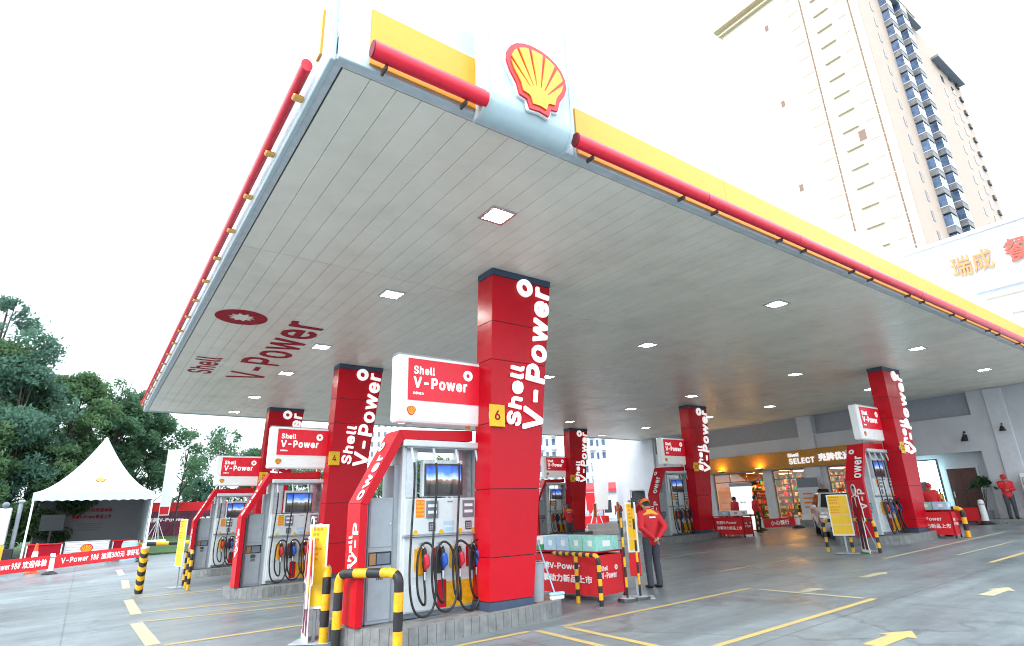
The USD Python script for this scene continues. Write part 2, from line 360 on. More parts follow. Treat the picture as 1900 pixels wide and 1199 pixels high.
def text_poly(s, kind="latin", bold=3):
    """Outlines of a line of lettering, each letter set apart from the next."""
    key = (s, kind, bold)
    if key not in TEXTS:
        x, out = 0.0, []
        for c in s:
            if c != " ":
                out.append(affinity.translate(glyph(c, kind, bold), x, 0))
            x += font(kind).getlength(c) + (2.2 * bold if kind == "latin" else 1.2 * bold)
        TEXTS[key] = unary_union(out)
    return TEXTS[key]

def text_fit(s, w, h, kind="latin", bold=3):
    """Lettering that fills the rectangle w x h from the origin."""
    p = text_poly(s, kind, bold); x0, y0, x1, y1 = p.bounds
    return affinity.affine_transform(p, [w / (x1 - x0), 0, 0, h / (y1 - y0), -x0 * w / (x1 - x0), -y0 * h / (y1 - y0)])

def ring_poly(r, hole=0.42):
    return Point(0, 0).buffer(r, 24).difference(Point(0, 0).buffer(r * hole, 16))

def emblem_polys(w):
    """A scallop: the outline plate and its yellow petals; w is the overall width."""
    s = w / 2.0
    half = [(0, -.86), (.30, -.90), (.38, -.66), (.62, -.62), (.70, -.34), (.90, -.06), (1.0, .20), (.97, .44), (.86, .64), (.68, .80), (.44, .91), (.2, .96), (0, .97)]
    pts = half + [(-x, y) for x, y in half[::-1]][1:-1]
    out = Polygon([(x * s, y * s) for x, y in pts]).buffer(0.03 * s).buffer(0)
    inner = out.buffer(-0.14 * s)
    cut = []
    for a in (-44, -27, -9.5, 9.5, 27, 44):
        t = math.radians(a); d = np.array([math.sin(t), math.cos(t)]); nrm = np.array([d[1], -d[0]]); o = np.array([0, -.62])
        p0, p1 = o + d * 0.42, o + d * 1.7
        cut.append(Polygon([tuple((p0 + nrm * .012) * s), tuple((p1 + nrm * .062) * s), tuple((p1 - nrm * .062) * s), tuple((p0 - nrm * .012) * s)]))
    return out, inner.difference(unary_union(cut))

def emblem(parent, w, origin, right, up, depth=0.02, name="emblem"):
    out, pet = emblem_polys(w)
    o = np.array(origin, float); nrm = np.cross(right, up)
    e = part(parent, name, plate(out, depth, o, right, up), "emblem_red")
    part(e, "petals", plate(pet, depth * 0.5, o + nrm * (depth + 0.0005), right, up), "emblem_yellow")

def zg(x, y):
    return .024 * np.clip(x, -2.4, 32.4) - .0157 * (np.clip(y, 0, 20.4) - 8.184)

XR, ZU = (1, 0, 0), (0, 0, 1)      # facing -y
YR = (0, -1, 0)                    # right-hand direction of a face that looks to -x

def draped(poly_pts, lift=0.004):
    """A flat sheet laid on the forecourt."""
    p = Polygon(poly_pts)
    m = extr(p, 0.001)
    for _ in range(2):
        m = m.subdivide()
    v = m.vertices.copy(); v[:, 2] = zg(v[:, 0], v[:, 1]) + lift + (v[:, 2] > 0.0005) * 0.001
    return trimesh.Trimesh(v, m.faces, process=False)

def strip(a, b, w):
    a, b = np.array(a, float), np.array(b, float); d = (b - a) / np.linalg.norm(b - a); n = np.array([-d[1], d[0]]) * w / 2
    k = max(1, int(np.linalg.norm(b - a) / 2)); ts = np.linspace(0, 1, k + 1)
    return [tuple(a + (b - a) * t + n) for t in ts] + [tuple(a + (b - a) * t - n) for t in ts[::-1]]

# ================================================================== THE SETTING
def ground_sheet():
    xs = np.r_[-900, -400, -150, -70, np.arange(-40, 60, 2.0), -2.4, 32.4, 70, 150, 400, 900]; xs = np.unique(xs)
    ys = np.r_[-900, -300, -100, -40, np.arange(-20, 80, 2.0), 20.4, 100, 200, 400, 900]; ys = np.unique(ys)
    X, Y = np.meshgrid(xs, ys, indexing="ij")
    V = np.stack([X.ravel(), Y.ravel(), zg(X, Y).ravel()], 1); n = len(ys)
    i, j = np.meshgrid(np.arange(len(xs) - 1), np.arange(n - 1), indexing="ij"); a = (i * n + j).ravel()
    return V, np.stack([a, a + n, a + n + 1, a + 1], 1)
G = thing("forecourt", kind="structure")
part(G, "concrete_ground", ground_sheet(), "ground")
# painted lines
LINES = [((6.14, 7.38), (10.67, 7.15), .105, "mark"), ((6.3, 4.93), (10.60, 4.87), .105, "mark"), ((6.14, 7.3), (6.02, 5.0), .105, "mark"), ((10.63, 6.95), (10.55, 5.0), .105, "mark_pale"),
         ((5.71, 7.47), (5.55, 4.6), .105, "mark"), ((5.6, 7.53), (4.3, 7.6), .105, "mark"),
         ((1.35, 11.60), (3.45, 11.35), .13, "mark"), ((1.25, 15.0), (4.3, 13.9), .11, "mark"), ((2.6, 15.1), (4.75, 14.5), .08, "mark"), ((1.45, 16.6), (4.75, 15.4), .13, "mark"), ((1.6, 20.5), (5.9, 19.2), .15, "mark"),
         ((1.9, 26.0), (6.0, 25.2), .10, "mark_pale"),
         ((16.33, 7.07), (25.3, 6.98), .12, "mark_pale"), ((16.17, 4.86), (18.6, 4.80), .105, "mark"), ((20.0, 4.85), (26.0, 4.8), .105, "mark_pale"),
         ((17.5, 5.9), (21.5, 5.8), .07, "mark_pale"), ((12.5, 9.2), (16.0, 9.1), .10, "mark_pale"), ((12.0, 16.0), (19.0, 15.7), .12, "mark_pale"), ((11.0, 12.9), (19.5, 12.6), .10, "mark_pale"), ((13.0, 20.8), (21.0, 20.6), .12, "mark_pale"),
         ((1.22, 11.8), (1.18, 14.9), .22, "mark_pale"), ((1.28, 16.4), (1.33, 20.2), .22, "mark_pale"), ((1.45, 23.6), (1.56, 27.0), .22, "mark_pale"), ((1.58, 29.5), (1.62, 33.0), .22, "mark_pale")]
for a, b, w, m in LINES:
    part(G, "painted_line", draped(strip(a, b, w)), m)
def arrow(x0, y0, L, w, a=0.0):
    p = Polygon([(0, -w * .3), (L * .62, -w * .3), (L * .62, -w * .62), (L, 0), (L * .62, w * .62), (L * .62, w * .3), (0, w * .3)])
    return list(affinity.translate(affinity.rotate(p, a, origin=(0, 0)), x0, y0).exterior.coords)[:-1]
for (x, y, L, w, a, m) in [(7.55, 3.60, 1.0, .36, -2, "mark"), (12.9, 6.06, 1.0, .30, -2, "mark_pale"), (11.65, 3.68, 1.0, .32, -2, "mark_pale"), (10.72, 6.12, .55, .34, -2, "mark_pale")]:
    part(G, "painted_arrow", draped(arrow(x, y, L, w, a)), m)
# raised grass bank and walk behind the tents
gv = []
for x0, x1 in ((-60, 30.5),):
    prof = [(44.0, -0.35), (44.0, 0.02), (50.0, .40), (57.0, .75), (130, .75), (130, -0.35)]
    gv.append(orient(extr(Polygon(prof), x1 - x0), (x0, 0, 0), (0, 1, 0), (0, 0, 1)))
solo("grass_bank", gv, "grass", "low mown grass bank behind the tent and flag", "grass", kind="stuff")
# shop walk: a raised pavement in front of the building
W0 = 29.75
walk = thing("shop_pavement", kind="structure")
part(walk, "paving", bx((W0, -6, .40), (31.30, 38, .865)), "kerb")
for k in range(30):
    y = -4 + k * 1.0
    if y < 26:
        part(walk, "kerb_stone", bx((W0 - .16, y + .008, .30), (W0 - .003, y + .992, .845), .015), "kerb")

# ------------------------------------------------------------------ the canopy
HZ, CX, CY, CYB, CXE = 6.23, 1.335, 4.675, 27.8, 31.05
C = thing("forecourt_canopy", "broad white forecourt canopy with planked soffit and red light bars", "canopy")
part(C, "backing_sheet", bx((CX + .02, CY + .02, HZ + .035), (CXE, CYB - .02, HZ + .06)), "gap")
px0 = CX + .105
k = 0
while px0 + k * .30 < CXE - .05:
    a = px0 + k * .30; b = min(a + .293, CXE)
    for y0, y1 in ((CY + .11, 9.61), (9.622, CYB - .12)):
        part(C, "soffit_plank", bx((a, y0, HZ), (b, y1, HZ + .03)), "soffit")
    k += 1
part(C, "edge_trim", bx((CX, CY, HZ - .012), (CXE, CY + .085, HZ + .05)), "soffit_trim")
part(C, "edge_trim", bx((CX, CY + .088, HZ - .012), (CX + .08, CYB, HZ + .05)), "soffit_trim")
part(C, "edge_trim", bx((CX + .108, CYB - .10, HZ - .012), (CXE, CYB, HZ + .05)), "soffit_trim")
part(C, "roof_deck", bx((CX + .12, CY + .12, 6.9), (CXE, CYB - .1, 7.0)), "white")
FT = 7.36
# front fascia: white panels, a yellow band and the red light bar on its brackets
seg = [CX, 3.08, 4.46] + [4.46 + 3.3 * i for i in range(1, 8)] + [CXE]
for a, b in zip(seg, seg[1:]):
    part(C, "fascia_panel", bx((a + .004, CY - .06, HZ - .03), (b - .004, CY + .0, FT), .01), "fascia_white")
for a, b in [(1.65, 3.06)] + [(4.50 + 3.3 * i, min(4.50 + 3.3 * (i + 1), CXE)) for i in range(9) if 4.5 + 3.3 * i < CXE - .2]:
    part(C, "yellow_band", bx((a, CY - .085, 6.26), (b - .006, CY - .062, 6.97)), "yellow")
def light_bar(a, b, y, z, r=.102):
    # a tube with a flattened back, seen from below
    ang = np.linspace(0, 2 * np.pi, 28, endpoint=False)
    pr = Polygon([(r * .80 * math.cos(t), r * math.sin(t)) for t in ang])
    return orient(extr(pr, b - a), (a, y, z), (0, 1, 0), (0, 0, 1))
for a, b in [(1.62, 2.97)] + [(4.33 + 2.64 * i, 4.33 + 2.64 * (i + 1) - .012) for i in range(10)]:
    t = part(C, "light_bar", light_bar(a, b, CY - .235, 6.30), "red_tube", smooth=40)
    part(t, "end_cap", light_bar(a - .012, a - .001, CY - .235, 6.30, .092), "tube_cap", smooth=40)
    nb = 2
    for q in range(nb):
        x = a + (b - a) * (.12 + .70 * q)
        part(t, "bracket", bx((x - .014, CY - .22, 6.15), (x + .014, CY - .085, 6.205), .004), "dark")
# left fascia
seg = [CY + .002] + [CY + 2.9 * i for i in range(1, 8)] + [CYB]
for a, b in zip(seg, seg[1:]):
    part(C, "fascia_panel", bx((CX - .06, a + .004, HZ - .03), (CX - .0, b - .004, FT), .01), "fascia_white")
part(C, "yellow_band", bx((CX - .085, 5.0, 6.5), (CX - .062, 5.14, 7.1)), "yellow")
for i in range(9):
    a = 5.15 + 2.5 * i
    b = min(a + 2.49, 27.4)
    t = part(C, "light_bar", orient(light_bar(0, b - a, 0, 0, .075), (1.17, a, 6.42), (0, 1, 0), (-1, 0, 0)), "red_tube", smooth=40)
    for q in range(2):
        y = a + .45 + 1.25 * q
        part(t, "bracket", bx((1.15, y - .055, 6.30), (1.27, y + .055, 6.345), .015), "yellow_lit")
# back fascia
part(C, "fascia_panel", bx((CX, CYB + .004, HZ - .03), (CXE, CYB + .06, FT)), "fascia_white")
# logo housing with rolled lower edge
pr = [(4.67, 6.14)] + [(4.62 - .25 * math.sin(t) , 6.42 - .29 * math.cos(t)) for t in np.linspace(0, math.pi / 2, 9)] + [(4.37, 7.95), (4.67, 7.95)]
hs = part(C, "logo_housing", orient(extr(Polygon(pr), 4.20 - 2.97), (2.97, 0, 0), (0, 1, 0), (0, 0, 1)), "fascia_white", smooth=30)
for x in (2.93, 4.20):
    part(hs, "side_cheek", orient(extr(Polygon(pr).buffer(.012), .035), (x, 0, 0), (0, 1, 0), (0, 0, 1)), "soffit_trim" if x < 3 else "fascia_white")
out, pet = emblem_polys(.90)
out, pet = [affinity.scale(q, 1.0, 1.10, origin=(0, 0)) for q in (out, pet)]
e = part(C, "emblem", plate(out, .05, (3.655, 4.365, 6.80), XR, ZU), "emblem_red", label="large red and yellow scallop emblem on the front edge")
part(e, "petals", plate(pet, .014, (3.655, 4.3145, 6.80), XR, ZU), "emblem_yellow")
part(e, "white_rim", plate(out.buffer(.022), .03, (3.655, 4.369, 6.80), XR, ZU), "white")
# recessed downlights
LX = [4.50, 12.35, 20.25, 26.2]
LY = [6.47, 10.42, 15.0, 18.5, 22.9, 26.6]
for ix, x in enumerate(LX):
    for y in LY:
        fr = sbox(-.225, -.225, .225, .225).difference(sbox(-.18, -.18, .18, .18))
        f = part(C, "downlight", plate(fr, .022, (x, y, HZ - .001), (1, 0, 0), (0, -1, 0)), "silver")
        if ix == 0:
            part(f, "lamp_panel", bx((x - .165, y - .125, HZ - .026), (x + .165, y + .125, HZ - .004)), "lamp")
        else:
            for s in (-1, 1):
                part(f, "lamp_panel", bx((x + s * .105 - .058, y - .09, HZ - .026), (x + s * .105 + .058, y + .09, HZ - .004)), "lamp")
        part(f, "reflector", bx((x - .179, y - .179, HZ - .0035), (x + .179, y + .179, HZ - .0008)), "silver")
# the printed words on the soffit
def soffit_text(s, w, h, x_base, y_start, name):
    part(C, name, plate(text_fit(s, w, h, bold=2), .004, (x_base, y_start, HZ - .001), (0, -1, 0), (-1, 0, 0)), "dark_red")
soffit_text("Shell", 2.2, .68, 2.52, 19.7, "soffit_lettering")
soffit_text("V-Power", 6.75, 1.12, 4.10, 19.9, "soffit_lettering")
part(C, "soffit_lettering", plate(Point(0, 0).buffer(.55, 32).difference(Polygon([((.30 if q % 2 else .19) * math.cos(q * math.pi / 10), (.30 if q % 2 else .19) * math.sin(q * math.pi / 10)) for q in range(20)])), .004, (2.2, 13.5, HZ - .001), (0, -1, 0), (-1, 0, 0)), "dark_red")

# ================================================================== PUMP ISLANDS
X1, X2, Y1, DY = 5.543, 21.90, 8.184, 8.33
SETS = [(X1, Y1, "6"), (X1, Y1 + DY, "4"), (X1, Y1 + 2 * DY, "2"), (X2, Y1, "12"), (X2, Y1 + DY, "10"), (X2, Y1 + 2 * DY, "8")]
WHERE = {"6": "nearest island, number 6", "4": "second left island, number 4", "2": "farthest left island, number 2",
         "12": "right-hand island, number 12", "10": "shop-side island, number 10", "8": "far middle island, number 8"}
KH = .24
isl = Polygon([(3.98, 8.06), (3.55, 8.45), (3.28, 9.0), (3.30, 9.7), (3.7, 10.05), (6.4, 10.05), (6.85, 9.75), (7.05, 9.2), (7.02, 8.5), (6.75, 8.12), (6.3, 8.0), (5.4, 8.0)]).buffer(.12).buffer(-.12)
def island(dx, dy, num):
    cz = float(zg(5.2 + dx, 9 + dy)); t = thing("pump_island", f"raised stone-kerbed pump platform, {WHERE[num]}", "pump island", "kerbed islands under the pumps", loc=(dx, dy, 0))
    def lift(m):
        v = m.vertices.copy(); v[:, 2] += zg(v[:, 0] + dx, v[:, 1] + dy); return trimesh.Trimesh(v, m.faces, process=False)
    core = extr(isl.buffer(-.125), KH - .012); core.apply_translation((0, 0, .005)); part(t, "top_paving", lift(core), "kerb")
    tip = extr(isl.buffer(-.13).intersection(sbox(6.25, 7, 8, 11)), .004); tip.apply_translation((0, 0, KH - .006)); part(t, "end_paving", lift(tip), "terracotta")
    ringp = isl.difference(isl.buffer(-.12)); L = isl.exterior.length; n = 72
    pts = np.array([isl.exterior.interpolate(L * i / n).coords[0] for i in range(n)])
    pin = np.array([np.array(p) for p in pts]); ctr = np.array(isl.centroid.coords[0])
    for i in range(n):
        a, b = pts[i], pts[(i + 1) % n]
        d = (b - a) / np.linalg.norm(b - a); nrm = np.array([-d[1], d[0]])
        if nrm @ (ctr - (a + b) / 2) < 0: nrm = -nrm
        g = .0035; q = Polygon([tuple(a + d * g), tuple(b - d * g), tuple(b - d * g + nrm * .115), tuple(a + d * g + nrm * .115)])
        h = KH + .005 * (rng.random() - .5)
        m = extr(q.buffer(0), h + .03); m.apply_translation((0, 0, -.03))
        part(t, "kerb_stone", lift(m), "kerb")
    return t
for x, y, num in SETS:
    island(x - X1, y - Y1, num)

# ---- clad columns with the lit words
def column(x, y, num):
    dx, dy = x - X1, y - Y1
    zb = float(zg(5.8 + dx, 8.5 + dy)) + KH - .012
    who = {"6": "nearest", "4": "second left", "2": "far left", "12": "right-hand", "10": "shop-side", "8": "far middle"}[num]
    t = thing("canopy_column", f"{who} tapering red canopy column with white lettering and yellow plate {num}", "column", "red columns carrying the canopy", loc=(dx, dy, 0))
    D = .50
    xl = lambda z: 5.335 + (5.543 - 5.335) * np.clip((z - .36) / (HZ - .36), -.1, 1) ** 1.0
    xr = lambda z: 6.197 + (6.94 - 6.197) * (z - .36) / (HZ - .36)
    def wedge(z0, z1, grow=0.0, y0=8.184, y1=8.184 + D):
        V = []
        for z in (z0, z1):
            V += [(xl(z) - grow, y0 - grow, z), (xr(z) + grow, y0 - grow, z), (xr(z) + grow, y1 + grow, z), (xl(z) - grow, y1 + grow, z)]
        return trimesh.Trimesh(np.array(V), process=False).convex_hull
    joints = [zb + .13, 1.14, 2.20, 3.3, 4.44, 5.17, 6.09]
    part(t, "core", wedge(zb, HZ - .002, -.02), "gap")
    for a, b in zip(joints, joints[1:]):
        part(t, "cladding_panel", wedge(a + .008, b - .008), "red")
    part(t, "plinth", wedge(zb, zb + .125, .004), "navy")
    part(t, "top_collar", wedge(6.095, HZ - .003, .004), "navy")
    # words run upwards beside the slanting right edge
    sl = np.array([xr(6.0) - xr(3.2), 0, 2.8]); sl /= np.linalg.norm(sl)
    up = np.array([-sl[2], 0, sl[0]])
    o = np.array([xr(3.15) - .03, 8.184 - .02, 3.15])
    def word(s, w, h, off, along, name):
        part(t, name, plate(text_fit(s, w, h, bold=3), .045, o + up * off + sl * along + np.array([0, -.001, 0]), sl, up), "lit_white")
    word("V-Power", 2.84, .44, .0, .02, "lettering")
    word("Shell", 1.12, .29, .50, .04, "lettering")
    part(t, "ring_emblem", plate(ring_poly(.18), .045, (6.26, 8.184 - .02, 5.94), XR, ZU), "lit_white")
    pl = part(t, "number_plate", bx((5.38, 8.184 - .055, 3.23), (5.70, 8.184 - .035, 3.61), .006), "notice_yellow", label=f"yellow plate with the number {num}")
    for xx in (5.42, 5.66):
        part(pl, "plate_bracket", bx((xx - .015, 8.184 - .034, 3.36), (xx + .015, 8.184 + .01, 3.48)), "silver")
    w = .11 if len(num) == 1 else .19
    part(pl, "number", plate(text_fit(num, w, .17, bold=2), .004, (5.54 - w / 2, 8.184 - .0555, 3.34), XR, ZU), "dark_red")
    return t
for s in SETS:
    column(*s)

# ---- fuel dispenser (local frame: left front lower corner at the island top)
def dispenser():
    z0 = float(zg(4.8, 9)) + KH
    t = thing("fuel_dispenser", f"white four-hose fuel dispenser with blue screen, {WHERE['6']}", "fuel dispenser", "fuel dispensers on the islands", loc=(4.08, 8.70, z0))
    part(t, "base_plinth", bx((.0, .03, 0), (1.46, .62, .07)), "grey_dark")
    cab = part(t, "lower_cabinet", bx((.02, .0, .071), (1.44, .64, 1.16), .015), "pump_white")
    part(cab, "yellow_panel", bx((.78, -.012, .10), (1.40, .006, .47)), "hazard_yellow")
    part(cab, "red_panel", bx((.62, -.013, .10), (.775, .006, .50)), "red")
    part(cab, "white_door", bx((.06, -.010, .10), (.60, .006, .44)), "pump_white")
    part(cab, "handle", bx((1.30, -.03, .28), (1.33, -.012, .38), .004), "dark")
    part(cab, "nozzle_recess", bx((.14, -.008, .56), (1.40, .004, 1.02)), "pump_white")
    tilt = orient(bx((0, 0, 0), (1.40, .60, .56), .02), (.03, -.045, 1.185), (1, 0, 0), (0, 0.995, 0.0998))
    el = part(t, "meter_head", bx((.02, -.03, 1.18), (1.44, .60, 1.74), .02), "pump_white")
    part(el, "lip", bx((.0, -.06, 1.162), (1.46, .58, 1.178)), "grey")
    for x in (.39, 1.07):
        dsp = part(el, "display", bx((x, -.042, 1.43), (x + .22, -.028, 1.70), .004), "grey_dark")
        for z in (1.60, 1.50):
            part(dsp, "readout", bx((x + .03, -.046, z), (x + .19, -.0415, z + .045)), "print_white")
        kp = part(el, "keypad", bx((x + .05, -.042, 1.235), (x + .17, -.028, 1.37), .004), "dark")
        for a in range(3):
            for b in range(3):
                part(kp, "key", bx((x + .062 + a * .034, -.046, 1.25 + b * .036), (x + .088 + a * .034, -.0415, 1.275 + b * .036)), "grey")
    st = part(el, "sticker", bx((.21, -.037, 1.45), (.36, -.0305, 1.72)), "orange")
    for z in range(4):
        part(st, "sticker_line", bx((.22, -.040, 1.48 + z * .06), (.35, -.0365, 1.51 + z * .06)), "hazard_yellow")
    part(el, "maker_plate", plate(text_fit("WAYNE", .10, .022, bold=1), .003, (.78, -.031, 1.67), XR, ZU), "dark")
    for z in (1.22, 1.32):
        for a in range(4):
            part(el, "fuel_label", bx((.71 + a * .052, -.034, z), (.752 + a * .052, -.0305, z + .06)), "sky_blue")
    for x in (.16, .62, .98, 1.24):
        part(el, "round_sticker", cyl((x + .05, -.034, 1.22), (x + .05, -.0305, 1.22), .04, sides=10), "hazard_yellow")
    part(el, "red_button", cyl((1.36, -.05, 1.67), (1.36, -.03, 1.67), .025, sides=12), "nozzle_red")
    for x in (-.02, 1.42):
        part(t, "side_frame", bx((x, .02, 0.0), (x + .075, .60, 2.56), .012), "pump_white")
    for x in (.07, 1.12):
        part(t, "mast_panel", bx((x + .01, .20, 1.75), (x + .27, .40, 2.545), .01), "silver")
    hd = part(t, "header", bx((-.04, -.10, 2.555), (1.50, .64, 2.66), .015), "pump_white")
    part(hd, "header_underside", bx((.02, -.06, 2.535), (1.44, .60, 2.553)), "grey")
    sc = part(t, "screen_housing", bx((.36, .04, 1.765), (1.12, .16, 2.36), .01), "pump_white")
    part(sc, "screen", bx((.41, .024, 1.80), (1.08, .039, 2.27)), "screen")
    part(sc, "screen_frame", plate(sbox(.385, 1.775, 1.105, 2.295).difference(sbox(.412, 1.802, 1.078, 2.268)), .02, (0, .0385, 0), XR, ZU), "dark")
    cols = ["nozzle_red", "nozzle_blue", "nozzle_red", "nozzle_blue"]
    for i, (x, hx) in enumerate(zip((.33, .65, .96, 1.27), (.10, .50, .93, 1.33))):
        bt = part(t, "nozzle_boot", bx((x - .075, -.035, .60), (x + .075, -.009, 1.00), .01), "yellow" if i % 2 == 0 else "dark")
        part(bt, "boot_label", bx((x - .125, -.016, .66), (x - .08, -.009, .98)), "hazard_yellow" if i % 2 == 0 else "red")
        body = m3.Manifold.batch_hull([m3.Manifold.sphere(.042, 14).translate((x, -.10, .95)), m3.Manifold.sphere(.036, 14).translate((x + .01, -.12, .80)), m3.Manifold.sphere(.026, 12).translate((x + .012, -.105, .66))])
        nz = part(t, "nozzle", tm(body), "rubber", smooth=True)
        grip = m3.Manifold.batch_hull([m3.Manifold.sphere(.052, 14).translate((x + .02, -.135, .86)), m3.Manifold.sphere(.047, 14).translate((x + .035, -.145, .76)), m3.Manifold.sphere(.022, 12).translate((x + .012, -.13, .69))])
        part(nz, "grip_cover", tm(grip), cols[i], smooth=True)
        part(nz, "spout", tube(spline([(x, -.09, .97), (x - .01, -.06, 1.03), (x - .02, -.02, 1.06)], 4), .014), "chrome", smooth=True)
        part(nz, "trigger_guard", tube(spline([(x - .01, -.12, .90), (x - .05, -.15, .80), (x - .01, -.12, .67)], 5), .008, 6), "rubber", smooth=True)
        ps = part(t, "hose_outlet", cyl((hx, -.05, 2.535), (hx + .035, -.085, 2.30), .022), "pump_white")
        lo = .04 + .03 * (i % 2); sw = (-.04, -.06, -.05, .05)[i]
        path = [(hx + .035, -.085, 2.30), (hx + .04, -.10, 2.0), (hx + sw * .3 + .02, -.12, 1.5), (hx + sw, -.17, .95), (hx + sw - .01, -.20, .45), (hx + sw + .12, -.22, lo + .03), (hx + sw + .30, -.22, lo + .02), (hx + sw + .43, -.20, .38), (hx + sw + .40, -.17, .78), (x + .10, -.16, 1.02), (x + .0, -.14, 1.07), (x - .10, -.15, .98), (x - .15, -.17, .62), (x - .10, -.19, .26), (x - .02, -.17, .19), (x + .012, -.12, .40), (x + .012, -.105, .66)]
        part(t, "hose", tube(spline(path, 6), .0185, 8), "rubber", smooth=True)
        part(nz, "hose_ferrule", cyl((x + .012, -.112, .53), (x + .012, -.105, .66), .02), "silver")
    return t
DISP = dispenser()

def kiosk():
    z0 = float(zg(3.8, 9)) + KH
    t = thing("payment_kiosk", f"grey steel cabinet with dark display window, {WHERE['6']}", "payment kiosk", "grey cabinets beside the dispensers", loc=(3.57, 8.82, z0))
    body = part(t, "cabinet", bx((0, 0, 0), (.40, .50, 1.79), .012), "grey")
    part(t, "upper_door", bx((.02, -.012, 1.06), (.38, -.001, 1.76), .006), "grey")
    part(t, "lower_door", bx((.02, -.012, .05), (.38, -.001, .72), .006), "grey")
    w = part(t, "display_window", bx((.015, -.010, .80), (.385, -.001, .995), .01), "glass_dark")
    part(w, "lit_panel", bx((.03, -.013, .815), (.13, -.0095, .975)), "wood")
    part(w, "screen_face", bx((.15, -.013, .82), (.36, -.0095, .97)), "grey_dark")
    part(t, "card_slot", bx((.14, -.05, .69), (.25, -.001, .77), .01), "dark")
    part(t, "lock", cyl((.345, -.022, 1.40), (.345, -.012, 1.40), .014), "chrome")
    part(t, "print_row", [bx((.15 + a * .028, -.015, .60), (.168 + a * .028, -.0115, .66)) for a in range(4)], "dark")
    part(t, "side_trim", bx((-.045, .02, 0.0), (-.003, .48, 1.77), .008), "grey_dark")
    part(t, "back_trim", bx((.403, .02, 0.0), (.50, .48, 2.30), .01), "grey")
    return t
KIOSK = kiosk()

def arch():
    z0 = float(zg(4.2, 9)) + KH
    t = thing("pump_arch", f"bent red lettered portal frame over the pump, {WHERE['6']}", "portal frame", "red portal frames over the pumps", loc=(3.36, 8.66, z0))
    W = .52
    h1, h2 = 1.70, 2.83
    outer = [(0, 0), (.0, h1), (.60, h2), (1.99, h2 + .05)]
    inner = [(1.99, h2 - .13), (.68, h2 - .155), (.115, h1 - .04), (.11, 0)]
    leg = [(0, 0), (0, h1), (.115, h1 - .04), (.11, 0)]
    slope = [(0, h1 + .006), (.60, h2), (.68, h2 - .155), (.115, h1 - .034)]
    beam = [(.606, h2), (1.99, h2 + .05), (1.99, h2 - .13), (.686, h2 - .155)]
    def pz(poly): return orient(extr(Polygon(poly), W), (0, W, 0), (1, 0, 0), (0, 0, 1))
    part(t, "leg", pz(leg), "red"); part(t, "sloping_brace", pz(slope), "red"); part(t, "top_beam", pz(beam), "red")
    # words on the outer face, running up the leg and the brace
    d = np.array([.60, 0, h2 - h1]); d /= np.linalg.norm(d); n = np.array([-d[2], 0, d[0]])
    part(t, "lettering", plate(text_fit("Shell", .52, .15, bold=3), .006, (-.0005, .25, .72), ZU, (0, 1, 0)), "print_white")
    part(t, "lettering", plate(text_fit("V-P", .62, .22, bold=3), .006, (-.0005, .02 + .01, .80), ZU, (0, 1, 0)), "print_white")
    o = np.array([0, .03, h1 + .02]) + n * .0005
    part(t, "lettering", plate(text_fit("ower", .78, .22, bold=3), .006, o + d * .03, d, (0, 1, 0)), "print_white")
    part(t, "ring_emblem", plate(ring_poly(.085), .006, o + d * .98 + np.array([0, .33, 0]), d, (0, 1, 0)), "print_white")
    return t
ARCH = arch()

def topper():
    z0 = float(zg(4.7, 8.7)) + KH
    t = thing("pump_sign", f"white box sign with red panel above the pump, {WHERE['6']}", "sign", "box signs above the pumps", loc=(3.87, 8.60, z0))
    b = part(t, "sign_box", bx((0, 0, 2.95), (1.68, .26, 4.09), .03), "sign_white")
    part(t, "top_cap", bx((.01, .02, 4.091), (1.67, .24, 4.11)), "grey")
    part(t, "side_edge", bx((1.682, .01, 2.96), (1.70, .25, 4.08)), "dark")
    for x in (.25, 1.40):
        part(t, "support", bx((x, .10, 2.88), (x + .07, .17, 2.949)), "yellow" if x > 1 else "grey")
    p = part(t, "red_panel", bx((.19, -.010, 3.31), (1.63, -.001, 4.03)), "red_sign")
    part(p, "lettering", plate(text_fit("Shell", .40, .145, bold=3), .005, (.29, -.0105, 3.76), XR, ZU), "lit_white")
    part(p, "lettering", plate(text_fit("V-Power", 1.05, .20, bold=4), .005, (.29, -.0105, 3.52), XR, ZU), "lit_white")
    part(p, "lettering", plate(text_fit("劲擎动力", .20, .045, "cjk", 2), .005, (.28, -.0105, 3.41), XR, ZU), "lit_white")
    part(p, "ring_emblem", plate(ring_poly(.095, .40), .005, (1.36, -.0105, 3.83), XR, ZU), "lit_white")
    emblem(t, .16, (.26, -.001, 3.13), XR, ZU, .008)
    return t
SIGN = topper()
for x, y, num in SETS[1:]:
    dx, dy = x - X1, y - Y1
    zz = lambda xx, yy: float(zg(xx + dx, yy + dy)) + KH
    copy_of(DISP, (4.08 + dx, 8.70 + dy, zz(4.8, 9)), f"white four-hose fuel dispenser with blue screen, {WHERE[num]}")
    copy_of(KIOSK, (3.57 + dx, 8.82 + dy, zz(3.8, 9)), f"grey steel cabinet with dark display window, {WHERE[num]}")
    copy_of(ARCH, (3.36 + dx, 8.66 + dy, zz(4.2, 9)), f"bent red lettered portal frame over the pump, {WHERE[num]}")
    copy_of(SIGN, (3.87 + dx, 8.60 + dy, zz(4.7, 8.7)), f"white box sign with red panel above the pump, {WHERE[num]}")

